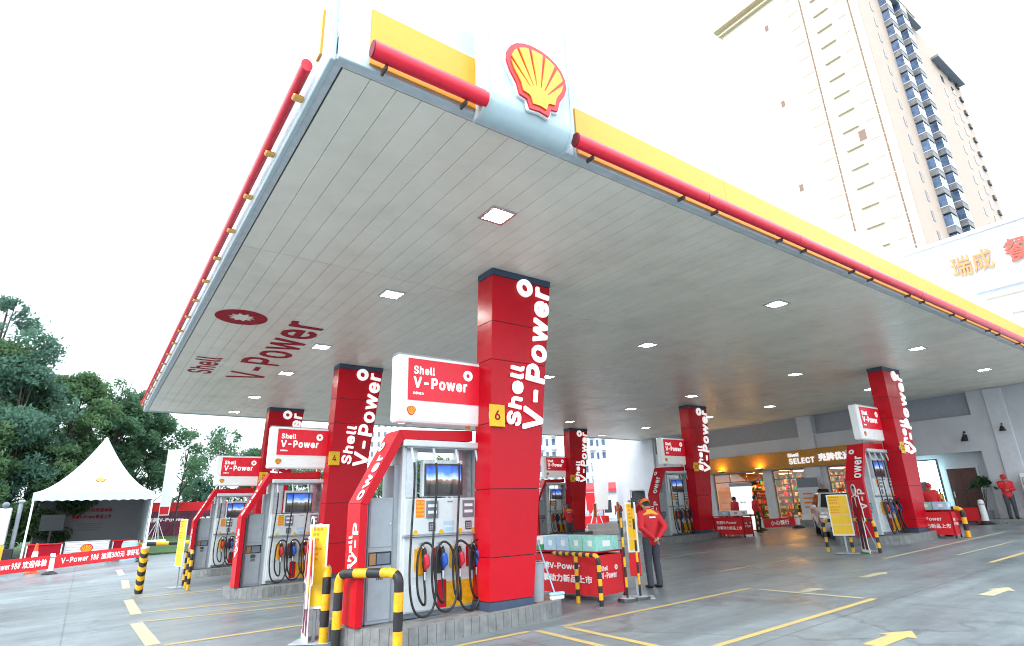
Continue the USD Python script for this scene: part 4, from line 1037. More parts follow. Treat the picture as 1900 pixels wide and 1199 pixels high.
def valance(p0, d):
    n = 96; top = []; bot = []
    for i in range(n + 1):
        u = i / n * TW
        top.append((u, EH)); bot.append((u, EH - VH + .06 * abs(math.sin(u / TW * math.pi * 13))))
    poly = Polygon(top + bot[::-1])
    return plate(poly, .008, p0, d, ZU)
for p0, d in (((0, -.004, 0), (1, 0, 0)), ((TW + .004, 0, 0), (0, 1, 0)), ((TW, TW + .004, 0), (-1, 0, 0)), ((-.004, TW, 0), (0, -1, 0))):
    part(tent, "valance", valance(p0, d), "canvas")
for x in (0.06, TW - .06):
    for y in (.06, TW - .06):
        part(tent, "leg", bx((x - .045, y - .045, 0), (x + .045, y + .045, EH), .01), "white_alu")
part(tent, "eave_beam", [bx((.1, .02, EH - .14), (TW - .1, .09, EH - .05)), bx((.02, .1, EH - .14), (.09, TW - .1, EH - .05)), bx((TW - .09, .1, EH - .14), (TW - .02, TW - .1, EH - .05)), bx((.1, TW - .09, EH - .14), (TW - .1, TW - .02, EH - .05))], "white_alu")
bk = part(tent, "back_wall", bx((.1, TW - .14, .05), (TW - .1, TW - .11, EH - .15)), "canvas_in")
part(bk, "lettering", plate(text_fit("劲擎动力98欢迎体验", 2.0, .24, "cjk", 4), .004, (1.75, TW - .1405, 2.75), XR, ZU), "dark_red")
part(bk, "lettering", plate(text_fit("壳牌V-Power新品上市", 2.0, .24, "cjk", 4), .004, (1.75, TW - .1405, 2.36), XR, ZU), "dark_red")
part(bk, "small_print", [bx((2.0 + (i % 3) * .1, TW - .144, 2.05 - i * .12), (3.4 - (i % 2) * .2, TW - .1405, 2.10 - i * .12)) for i in range(4)], "grey_dark")
part(tent, "side_wall", bx((TW - .14, .35, .05), (TW - .11, TW - .16, EH - .15)), "canvas")
nrm = np.array([0, -(AP - EH), TW / 2]); nrm = nrm / np.linalg.norm(nrm)
o_, p_ = emblem_polys(.42)
up_ = np.array([0, math.cos(.72), math.sin(.72)])
part(tent, "emblem", plate(affinity.scale(o_, 1.15, .9, origin=(0, 0)), .03, (TW / 2 + .05, .68, EH + .66), XR, up_), "emblem_red")
part(tent, "emblem_petals", plate(affinity.scale(p_, 1.15, .9, origin=(0, 0)), .035, (TW / 2 + .05, .68, EH + .66), XR, up_), "emblem_yellow")
# what stands in the tent
def tloc(x, y): return (T0[0] + x, T0[1] + y, zt0)
cb = thing("tent_counter", "white slatted counter with yellow emblem in the tent", "counter", loc=tloc(1.75, 1.2))
part(cb, "frame", [bx((0, 0, 0), (.06, .6, 1.12)), bx((1.95, 0, 0), (2.01, .6, 1.12)), bx((-.03, -.03, 1.121), (2.04, .64, 1.16))], "white_alu")
for k in range(8):
    part(cb, "slat", bx((.062, -.015, .08 + k * .13), (1.948, .012, .195 + k * .13), .006), "print_white")
emblem(cb, .56, (1.0, -.016, .72), XR, ZU, .01)
for (x, y, w, l) in [(.12, 1.0, 1.55, "red covered table at the left of the tent"), (3.9, 1.3, 1.35, "red covered table at the right of the tent")]:
    t = thing("tent_table", l, "table", loc=tloc(x, y))
    part(t, "top", bx((0, 0, 1.06), (w, .6, 1.12), .008), "red_cloth")
    part(t, "skirt", bx((.06, .05, .30), (w - .06, .55, 1.058)), "dark_red")
    for q in (.04, w - .04):
        for r_ in (.03, .57):
            part(t, "leg", bx((q - .025, r_ - .025, 0), (q + .025, r_ + .025, 1.059)), "white_alu")
wb = thing("water_barrel", "white and pale blue barrel at the tent's right corner", "barrel", loc=tloc(4.75, .75))
part(wb, "drum", trimesh.creation.revolve([[0, 0], [.36, 0], [.40, .05], [.41, .9], [.38, 1.0], [0, 1.02]], sections=24), "sky_blue", smooth=30)
part(wb, "lid", trimesh.creation.revolve([[0, 1.021], [.36, 1.021], [.34, 1.07], [0, 1.08]], sections=24), "print_white", smooth=30)
tv = thing("dark_display", "dark display screen on a stand at the tent's left", "display", loc=tloc(.95, 2.6))
part(tv, "screen", bx((-.55, -.03, 1.75), (.55, .03, 2.62), .01), "glass_dark")
part(tv, "stand", bx((-.05, -.02, 0), (.05, .02, 1.749)), "black")
part(tv, "foot", bx((-.3, -.25, 0), (.3, .25, .03)), "black")
# equipment cabinet left of the tent
eq = thing("equipment_cabinet", "tall white cabinet with dark base left of the tent", "cabinet", loc=(-3.55, 41.6, zt0))
part(eq, "dark_base", bx((-.36, -.3, 0), (.36, .3, 1.15), .02), "grey_dark")
part(eq, "white_body", bx((-.30, -.28, 1.152), (.32, .28, 3.0), .03), "white_alu")
part(eq, "dome_camera", trimesh.creation.icosphere(2, .16).apply_translation((0.05, -.30, 3.15)), "grey_dark", smooth=True)
part(eq, "pole", cyl((.62, .3, 0), (.62, .3, 3.3), .10), "grey", smooth=40)
part(eq, "lamp_head", bx((.48, .14, 3.25), (.78, .46, 3.42), .05), "grey")

# feather flags and banners
def feather(loc, rotz, h, w, label, z0=1.2, pink=True):
    t = thing("feather_flag", label, "flag", loc=loc, rotz=rotz)
    part(t, "pole", tube([(0, 0, .25), (0, 0, h + .05)], .022, 8), "white_alu", smooth=True)
    pts = [(.02, z0 + .5), (.02, h), (w * 1.1, h + .02), (w * .95, z0 + 1.6), (w * .72, z0)]
    ys = [p for p in pts]
    m = plate(Polygon([(.02, z0), (.02, h), (w * 1.1, h + .04), (w * .80, z0)]), .006, (0, 0, 0), XR, ZU)
    part(t, "cloth", m, "lit_panel" if False else "print_white")
    if pink:
        part(t, "red_tail", plate(Polygon([(.03, z0 + .06), (.03, z0 + .6), (w * .76, z0 + .6), (w * .74, z0 + .06)]), .003, (0, -.0065, 0), XR, ZU), "red_cloth")
    for a in range(4):
        c, s = math.cos(a * math.pi / 2 + .6), math.sin(a * math.pi / 2 + .6)
        part(t, "stay", tube([(0, 0, 1.6), (c * .62, s * .62, .2)], .018, 6), "white_alu")
    part(t, "water_base", trimesh.creation.revolve([[0, 0], [.70, 0], [.74, .1], [.66, .24], [0, .26]], sections=24), "print_white", smooth=30)
feather((4.35, 50.5, .38), -20, 6.6, .82, "tall white feather flag with red tail right of the tent", z0=1.9)
feather((28.7, 30.3, float(zg(28, 30))), -35, 4.6, 1.05, "white feather flag behind the far middle column", z0=1.2, pink=False)
# red hoarding behind the grass
hd = thing("red_hoarding", "long red and plum printed hoarding behind the flag", "hoarding", loc=(3.2, 56.6, .60))
for i in range(14):
    x = i * 2.44
    p = part(hd, "panel", bx((x, 0, .1), (x + 2.42, .05, 2.05)), "plum")
    part(p, "red_rail", bx((x, -.02, 2.052), (x + 2.42, .07, 2.75)), "red_cloth")
    part(p, "red_foot", bx((x, -.015, .0), (x + 2.42, .065, .098)), "red_cloth")
    part(p, "post", bx((x - .04, .05, 0), (x + .04, .13, 2.7)), "grey_dark")
for i, s in enumerate(("壳牌V-Power", "劲擎动力", "欢迎体验")):
    part(hd, "lettering", plate(text_fit(s, 2.6, .34, "cjk", 3), .006, (.9 + i * 3.6, -.003, 1.22), XR, ZU), "print_white")

# red banner stands, event table and white barriers in the far gap
def banner(x, y, rotz, w, h, label):
    t = thing("banner_stand", label, "banner", "red banners in the far gap", loc=(x, y, float(zg(x, y))), rotz=rotz)
    b = part(t, "banner_cloth", bx((-w / 2, 0, .06), (w / 2, .02, h)), "red_cloth")
    part(t, "frame", [bx((-w / 2 - .03, .0, 0), (-w / 2 - .002, .03, h + .03)), bx((w / 2 + .002, 0, 0), (w / 2 + .03, .03, h + .03)), bx((-w / 2, 0, h + .002), (w / 2, .03, h + .03))], "white_alu")
    part(b, "white_swoosh", [plate(Polygon([(-w * .3, h * .2), (-w * .1, h * .2), (w * .22, h * .8), (w * .08, h * .85)]), .003, (0, -.0005, 0), XR, ZU)], "print_white")
banner(29.2, 34.0, -40, 1.5, 2.35, "left red banner with white swoosh in the far gap")
banner(31.2, 33.0, -40, 1.3, 2.35, "right red banner with white swoosh in the far gap")
et = thing("event_table", "red clothed table with goods before the far banners", "table", loc=(28.0, 31.8, float(zg(28, 31))), rotz=-40)
part(et, "table_cloth", bx((0, 0, .02), (2.4, .7, .78), .02), "red_cloth")
part(et, "goods", [bx((.2 + i * .32, .15, .781), (.42 + i * .32, .4, .95 + .1 * (i % 3)), .01) for i in range(6)], "sky_blue", kind="stuff")
for i, (x, y) in enumerate([(23.2, 25.3), (25.0, 24.2), (26.9, 23.0)]):
    t = thing("white_barrier", ("left", "middle", "right")[i] + " low white road barrier in the far gap", "barrier", "low white road barriers in the far gap", loc=(x, y, float(zg(x, y))), rotz=-33)
    part(t, "body", orient(extr(Polygon([(-.22, 0), (.22, 0), (.20, .2), (.10, .34), (.08, .62), (-.08, .62), (-.10, .34), (-.20, .2)]), 1.75), (0, 0, 0), (0, 1, 0), (0, 0, 1)), "print_white")
    part(t, "end_coupler", bx((1.752, -.06, .05), (1.80, .06, .55), .01), "grey")

# white display board and poster stand before the shop
wbd = thing("display_board", "tall blank white display board before the shop window", "display board", loc=(26.9, 17.7, float(zg(26.9, 17.7))), rotz=-60)
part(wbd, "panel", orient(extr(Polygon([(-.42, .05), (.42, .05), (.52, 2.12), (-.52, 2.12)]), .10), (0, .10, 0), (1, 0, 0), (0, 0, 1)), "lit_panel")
part(wbd, "top_shade", bx((-.54, -.04, 2.121), (.54, .14, 2.30), .02), "grey")
part(wbd, "foot", bx((-.4, -.2, 0), (.4, .3, .045)), "grey")
part(wbd, "caption", plate(text_fit("新品", .26, .10, "cjk", 2), .003, (-.12, -.0005, 1.30), XR, ZU), "grey")
pst = thing("poster_stand", "grey poster stand with dark header between the shop windows", "poster stand", loc=(30.6, 16.2, .866), rotz=-72)
part(pst, "poster", bx((-.5, 0, .30), (.5, .03, 1.62)), "pale_apt")
part(pst, "header", bx((-.5, 0, 1.622), (.5, .03, 2.10)), "grey_dark")
part(pst, "print_line", [bx((-.3, -.004, .6 + k * .22), (.25 - .1 * (k % 2), -.0005, .68 + k * .22)) for k in range(4)], "orange")
part(pst, "base", bx((-.55, -.15, 0), (.55, .25, .29), .03), "white_alu")
wd = thing("water_dispenser", "white service cabinet with green screen at the right edge", "service cabinet", loc=(30.75, 7.0, .866), rotz=-90)
part(wd, "body", bx((-.42, -.3, 0), (.42, .3, 1.75), .03), "white")
part(wd, "screen_frame", bx((-.36, -.315, 1.05), (.36, -.301, 1.58), .01), "grey_dark")
part(wd, "green_screen", bx((-.33, -.322, 1.08), (.33, -.3155, 1.55)), "aqua")
part(wd, "caption", plate(text_fit("充气", .22, .09, "cjk", 2), .003, (-.3, -.3005, .62), XR, ZU), "grey_dark")
part(wd, "dark_foot", bx((-.45, -.33, 0), (.45, -.301, .10)), "black")
tl = thing("floor_tool", "dark floor machine with yellow stripe at the right edge's kerb", "floor machine", loc=(29.0, 6.6, float(zg(29, 6.6))))
part(tl, "deck", bx((-.4, -.5, .05), (.4, .5, .22), .04), "black")
part(tl, "stripe", bx((-.42, -.2, .221), (.42, .1, .26), .01), "hazard_yellow")
for sx in (-.3, .3):
    part(tl, "wheel", cyl((sx - .04, 0, .06), (sx + .04, 0, .06), .06), "rubber")

# ================================================================== TOWER BLOCK BEHIND THE SHOP BUILDING
TX, TY, TH, FLH = 72.3, 20.0, 75.0, 2.75
TWR = thing("tower_block", "tall cream and pink apartment tower with two rows of blue bay windows", "building")
part(TWR, "cream_wall", bx((TX, TY + .01, 0), (TX + 42, 38.5, TH)), "cream")
part(TWR, "pink_wall", bx((TX + 1.6, TY - .06, 0), (TX + 42, TY + .004, TH - 1.5)), "pink")
part(TWR, "roof_cornice", [bx((TX - .9, TY - .8, TH), (TX + 24, 39.5, TH + .35)), bx((TX - .5, TY - .4, TH - 1.1), (TX - .003, 39, TH - .85))], "ledge_yellow")
part(TWR, "roof_canopy", [bx((TX + 14, TY - .9, TH - 1.3), (TX + 25.5, TY - .07, TH - 1.0)), bx((TX + 29, TY - 1.1, TH - 5.2), (TX + 41, TY - .07, TH - 4.8))], "grey_dark")
def drainpipe(y):
    part(TWR, "downpipe", [bx((TX - .14, y - .07, 10 + k * FLH * .5), (TX - .003, y + .07, 10 + k * FLH * .5 + FLH * .42)) for k in range(48)], "pipe_brown")
drainpipe(26.3); drainpipe(20.6)
for k in range(3, 27):
    z = k * FLH
    # left (cream) face: ledges, pale windows and air-conditioner shelves
    part(TWR, "ledge", bx((TX - .28, 23.0, z), (TX - .003, 25.0, z + .12)), "ledge_yellow")
    if k % 1 == 0:
        part(TWR, "window", bx((TX - .03, 23.4, z + .5), (TX - .003, 24.6, z + 1.9)), "white")
    part(TWR, "spandrel", bx((TX - .06, 21.1, z + .1), (TX - .003, 22.2, z + 1.0)), "ledge_yellow")
    part(TWR, "spandrel", bx((TX - .06, 26.7, z + .2), (TX - .003, 28.2, z + .9)), "ledge_yellow")
    if rng.random() < .3:
        part(TWR, "small_window", bx((TX - .03, 31.2, z + .4), (TX - .003, 31.7, z + 1.4)), "pipe_brown")
    # right (pink) face: two columns of bays, each a glazed box on a sill and a dark rail
    for x, w in ((TX + 10.4, 2.1), (TX + 16.8, 2.2)):
        g = part(TWR, "bay_window", bx((x, TY - .95, z + .95), (x + w, TY - .07, z + 2.45)), "blue_glass")
        part(g, "bay_sill", bx((x - .06, TY - 1.02, z + .86), (x + w + .06, TY - .07, z + .945)), "wall_trim")
        part(g, "bay_rail", bx((x - .02, TY - .97, z), (x + w + .02, TY - .07, z + .855)), "rail_dark")
        part(g, "mullion", [bx((x + w * q - .05, TY - .99, z + .95), (x + w * q + .05, TY - .952, z + 2.45)) for q in (.02, .5, .98)], "white")
    if z < TH - 6:
        part(TWR, "window", bx((TX + 6.2, TY - .10, z + .7), (TX + 6.9, TY - .061, z + 2.1)), "glass_dark")
        part(TWR, "cooler_box", bx((TX + 13.9, TY - .55, z + .4), (TX + 14.7, TY - .062, z + 1.0)), "dark")
        part(TWR, "window", bx((TX + 31.5, TY - .10, z + .7), (TX + 32.6, TY - .061, z + 2.0)), "glass_dark")
        part(TWR, "window", bx((TX + 36.0, TY - .10, z + .4), (TX + 37.4, TY - .061, z + 1.8)), "glass_dark")
        part(TWR, "cooler_box", bx((TX + 39.2, TY - .35, z + .3), (TX + 40.4, TY - .062, z + 1.0)), "dark")
part(TWR, "open_window", bx((TX - .05, 22.5, 44.6), (TX - .003, 23.3, 46.0)), "pipe_brown", label="single dark open window on the cream side")

def flats(loc, rotz, L, D, Hh, label, nx, fl, m="pale_apt", wm="blue_glass", balc=True):
    t = thing("apartment_block", label, "building", "pale flats far behind the canopy", loc=loc, rotz=rotz)
    part(t, "wall", bx((0, 0, 0), (L, D, Hh)), m)
    part(t, "parapet", bx((-.2, -.2, Hh + .003), (L + .2, D + .2, Hh + .9)), "white")
    fh = Hh / fl
    for i in range(nx):
        x = L * (i + .5) / nx
        for k in range(fl):
            if k * fh < Hh * .18: continue
            w = L / nx * (.55 if balc and i % 2 == 0 else .38)
            f = part(t, "window", bx((x - w / 2, -.06, k * fh + fh * .3), (x + w / 2, -.003, k * fh + fh * .82)), wm)
            if balc and i % 2 == 0:
                part(f, "balcony_slab", bx((x - w / 2 - .2, -1.0, k * fh), (x + w / 2 + .2, -.003, k * fh + .9)), "white")
    return t
flats((78.5, 104.5, 0), -38, 7.2, 12, 26, "left pale block of flats between the red columns", 5, 9)
flats((87.5, 97.0, 0), -42, 6.5, 12, 25, "right pale block of flats behind the white feather flag", 5, 9)
flats((54.5, 141, 0), -22, 11, 12, 30, "white block of flats with small square windows beside the second column", 7, 12, m="white", wm="grey_dark", balc=False)
ph = thing("red_roof_hut", "low white hut with pinkish red roof in the far gap", "hut", loc=(48.2, 52.0, 0), rotz=-42)
part(ph, "wall", bx((0, 0, 0), (7, 5, 3.6)), "wall")
part(ph, "roof", orient(extr(Polygon([(-.4, 3.602), (5.4, 3.602), (5.2, 3.9), (2.5, 4.7), (-.2, 3.9)]), 7.6), (-.3, 0, 0), (0, 1, 0), (0, 0, 1)), "red_cloth")
part(ph, "window", bx((1, -.04, 1.2), (2.6, -.003, 2.6)), "glass_dark")
part(ph, "door", bx((4.2, -.04, 0.05), (5.3, -.003, 2.5)), "grey_dark")

# ================================================================== TREES
def leaves(centres, radii, n, size, seed, squash=.8):
    g = np.random.default_rng(seed)
    w = np.array([r ** 2 for r in radii]); idx = g.choice(len(centres), n, p=w / w.sum())
    d = g.normal(size=(n, 3)); d /= np.linalg.norm(d, axis=1, keepdims=True)
    rr = np.array(radii)[idx] * (g.random(n) ** .42) * (1 + .12 * g.normal(size=n))
    P = np.array(centres)[idx] + d * rr[:, None] * np.array([1, 1, squash])
    keep = meshkit.fbm(P * .55 + seed, 3, seed) > .445
    P = P[keep]; n = len(P)
    a = g.normal(size=(n, 3)); a[:, 2] -= .4; a /= np.linalg.norm(a, axis=1, keepdims=True)
    b = np.cross(a, g.normal(size=(n, 3))); b /= np.linalg.norm(b, axis=1, keepdims=True)
    s = size * g.uniform(.6, 1.4, n)[:, None]
    c = np.cross(a, b)
    V = np.stack([P - a * s, P + b * s * .42 + c * s * .12, P + a * s, P - b * s * .42 + c * s * .12], 1).reshape(-1, 3)
    i = np.arange(n)[:, None] * 4
    F = np.vstack([i + [0, 1, 2], i + [0, 2, 3]])
    return trimesh.Trimesh(V, F, process=False)

def tree(name, x, y, z, h, cr, label, lm, n=9000, size=.135, seed=1, trunk_h=.35, lobes=16, group="trees behind the tent and hoarding", squash=.85, open_=1.0, trunk_r=None):
    t = thing(name, label, "tree", group, loc=(x, y, z))
    g = np.random.default_rng(seed); cs, rs, limbs = [], [], []
    r0 = trunk_r or h * .016
    lean = g.normal(size=2) * h * .03
    tp = spline([(0, 0, 0), (lean[0] * .3, lean[1] * .3, h * .3), (lean[0], lean[1], h * .62), (lean[0] * 1.4, lean[1] * 1.4, h * .92)], 5)
    limbs.append(tube(tp, np.linspace(r0, r0 * .22, len(tp)), 8))
    for k in range(lobes):
        u = (k + .5) / lobes; zz = h * (trunk_h + (1 - trunk_h) * u ** .9)
        prof = math.sin(math.pi * min(1, (.18 + .82 * u)) ** 1.0) ** .7 if u < .98 else .3
        ang = k * 2.4 + g.uniform(-.4, .4); rad = cr * prof * g.uniform(.45, .85) * open_
        c = np.array([lean[0] * u + math.cos(ang) * rad, lean[1] * u + math.sin(ang) * rad, min(zz, h * .93)])
        r = cr * g.uniform(.34, .52) * (.55 + .45 * prof)
        cs.append(c); rs.append(r)
        q = int(np.clip(len(tp) * (trunk_h * .8 + .55 * u), 2, len(tp) - 2))
        p0 = tp[q]
        limbs.append(tube(spline([p0, (p0 + c) / 2 + (0, 0, -.1 * r), c + (c - p0) * .15], 4), np.linspace(r0 * .42, r0 * .08, 9), 6))
    part(t, "trunk", limbs, "bark", smooth=True)
    part(t, "crown", leaves(cs, rs, int(n * 3.0), size, seed + 50, squash), lm)
    return t
TR = [("leafy_tree", -6.7, 48.0, 16.9, 3.6, "tallest dark tree at the picture's left edge", "leaf_c", 15000, 21),
      ("leafy_tree", -3.9, 46.8, 11.6, 2.9, "dark bushy tree right of the tallest one, left of the tent's peak", "leaf_c", 12000, 22),
      ("leafy_tree", -1.9, 49.5, 12.3, 2.8, "round green tree directly behind the tent's left half", "leaf_b", 13000, 23),
      ("leafy_tree", .4, 51.5, 12.6, 2.9, "dark green tree behind the tent's peak", "leaf_a", 13000, 24),
      ("leafy_tree", 2.3, 52.8, 11.9, 2.5, "green tree whose crown meets the canopy's far corner", "leaf_a", 9500, 25)]
for nm, x, y, h, cr, l, lm, n, sd in TR:
    tree(nm, x, y, .4, h - .4, cr, l, lm, n=n, seed=sd, trunk_h=.18, lobes=20)
tree("leafy_tree", -5.2, 47.5, .4, 13.2, 2.9, "mid-height tree filling the gap beside the tallest one", "leaf_b", n=11000, seed=28, trunk_h=.15, lobes=18)
tree("leafy_tree", -4.9, 44.6, .2, 7.6, 2.5, "low bright green tree behind the white cabinet", "leaf_b", n=10000, seed=26, trunk_h=.06, lobes=16)
tree("leafy_tree", -1.9, 46.2, .4, 6.2, 2.2, "low leafy tree close behind the tent roof's left slope", "leaf_b", n=8000, seed=27, trunk_h=.05, lobes=14)
tree("sparse_tree", 3.7, 54.5, .7, 9.6, 2.3, "thin tree behind the white flag with sky showing through", "leaf_a", n=1500, seed=31, trunk_h=.30, lobes=11, size=.16, trunk_r=.11)
tree("sparse_tree", 5.9, 55.0, .75, 8.6, 2.2, "slender dark-stemmed tree right of the white flag", "leaf_a", n=900, seed=32, trunk_h=.34, lobes=9, size=.15, trunk_r=.09, open_=1.1)
tree("sparse_tree", 9.6, 60.5, .75, 9.6, 2.6, "sparse tree under the canopy's far edge left of column 2", "leaf_a", n=1300, seed=33, trunk_h=.30, lobes=10, size=.16, trunk_r=.10, open_=1.1)
tree("sparse_tree", 7.6, 60.0, .75, 4.8, 2.0, "low shrubby tree behind the hoarding by the first sign", "leaf_c", n=1900, seed=34, trunk_h=.10, lobes=12, size=.16)
for i, (x, y, h, cr, l) in enumerate([(13.0, 62, 8.4, 2.6, "leafy tree behind the farthest left pump"), (16.6, 61, 7.4, 2.6, "leafy tree left of the second column's foot"), (20.2, 60, 7.6, 2.7, "leafy tree seen beside the second red column"),
                                     (24.4, 58, 6.6, 2.4, "leafy tree seen under the nearest portal's brace"), (27.8, 58, 7.0, 2.5, "leafy tree seen through the nearest dispenser's upper opening"), (31.6, 57.5, 7.4, 2.5, "leafy tree just left of the nearest column behind the pump"), (35.5, 58, 6.8, 2.4, "leafy tree hidden partly by the nearest column")]):
    tree("leafy_tree", x, y, .3, h, cr, l, "leaf_b" if i % 2 else "leaf_a", n=3800, seed=40 + i, trunk_h=.12, lobes=15)

# potted plant by the door
pp = thing("potted_plant", "tall dark green potted plant right of the brown door", "plant", loc=(30.72, 8.85, .866))
part(pp, "pot", trimesh.creation.revolve([[0, 0], [.16, 0], [.24, .34], [.21, .34], [.19, .28], [0, .28]], sections=22), "grey_dark", smooth=30)
part(pp, "stem", [tube(spline([(0, 0, .28), (.05 * math.cos(a), .05 * math.sin(a), .7), (.16 * math.cos(a), .16 * math.sin(a), 1.2)], 4), .012, 6) for a in np.arange(6)], "bark")
part(pp, "foliage", leaves([(0, 0, .75), (.12, .1, 1.05), (-.1, -.08, 1.3), (0.05, -.15, .95), (-.12, .12, 1.0)], [.40, .40, .36, .40, .36], 3000, .10, 77, 1.1), "leaf_in")

# ================================================================== CAR
def car(loc, rotz, label):
    t = thing("parked_car", label, "car", loc=loc, rotz=rotz)
    # body of cross sections along x (front at +x), rounded with a hull per slab
    def slab(pts, w0, w1, z0=None):
        return [m3.Manifold.sphere(.07, 10).translate((x, s * (w / 2 - .07), z)) for (x, z), w in pts for s in (-1, 1)]
    W = 1.78
    lower = m3.Manifold.batch_hull(slab([((2.05, .42), W * .86), ((2.12, .62), W * .9), ((1.95, .86), W * .92), ((1.0, .98), W), ((-2.0, 1.02), W * .95), ((-2.15, .7), W * .95), ((-2.1, .34), W * .9), ((1.9, .30), W * .9)], 0, 0))
    cabin = m3.Manifold.batch_hull(slab([((1.05, .96), W * .93), ((.30, 1.50), W * .74), ((-1.1, 1.54), W * .74), ((-1.9, 1.02), W * .90)], 0, 0))
    wells = m3.Manifold.batch_boolean([m3.Manifold.cylinder(2.4, .38, .38, 28).rotate((90, 0, 0)).translate((x, 1.2, .33)) for x in (1.32, -1.32)], m3.OpType.Add)
    mid = m3.Manifold.cube((6, 1.32, 3)).translate((-3, -.66, -1))
    body = (lower + cabin) - (wells - mid)
    part(t, "body", tm(body), "car_white", smooth=35)
    def quad(p): return trimesh.Trimesh(np.array(p, float), [[0, 1, 2], [0, 2, 3]], process=False)
    ws = part(t, "windscreen", quad([(1.10, -.70, 1.07), (1.10, .70, 1.07), (.42, .56, 1.545), (.42, -.56, 1.545)]), "glass_dark")
    part(t, "rear_window", quad([(-1.93, .62, 1.12), (-1.93, -.62, 1.12), (-1.24, -.54, 1.58), (-1.24, .54, 1.58)]), "glass_dark")
    for s in (-1, 1):
        part(t, "side_window", quad([(.86, s * .835, 1.07), (.26, s * .685, 1.50), (-1.05, s * .685, 1.53), (-1.62, s * .80, 1.10)][::s]), "glass_dark")
        part(t, "headlight", bx((1.93, s * .72 - .17, .68), (2.14, s * .72 + .10 * 1, .82), .03), "chrome")
        part(t, "mirror", bx((.78, s * .95 - .09, 1.02), (.92, s * .95 + .09, 1.16), .03), "car_white")
        for x in (1.32, -1.32):
            w = part(t, "wheel", tube([(x, s * .62, .33), (x, s * .84, .33)], .33, 28), "rubber", smooth=40)
            part(w, "rim", tube([(x, s * .842, .33), (x, s * .855, .33)], .20, 20), "silver")
    part(t, "grille", bx((2.10, -.45, .48), (2.17, .45, .64), .01), "black")
    part(t, "number_plate", bx((2.171, -.24, .40), (2.18, .24, .50)), "nozzle_blue")
    part(t, "bumper_intake", bx((2.08, -.6, .30), (2.14, .6, .40), .01), "black")
car((23.9, 11.6, float(zg(23.9, 11.6))), 212, "white car parked behind the yellow notice at pump 12")

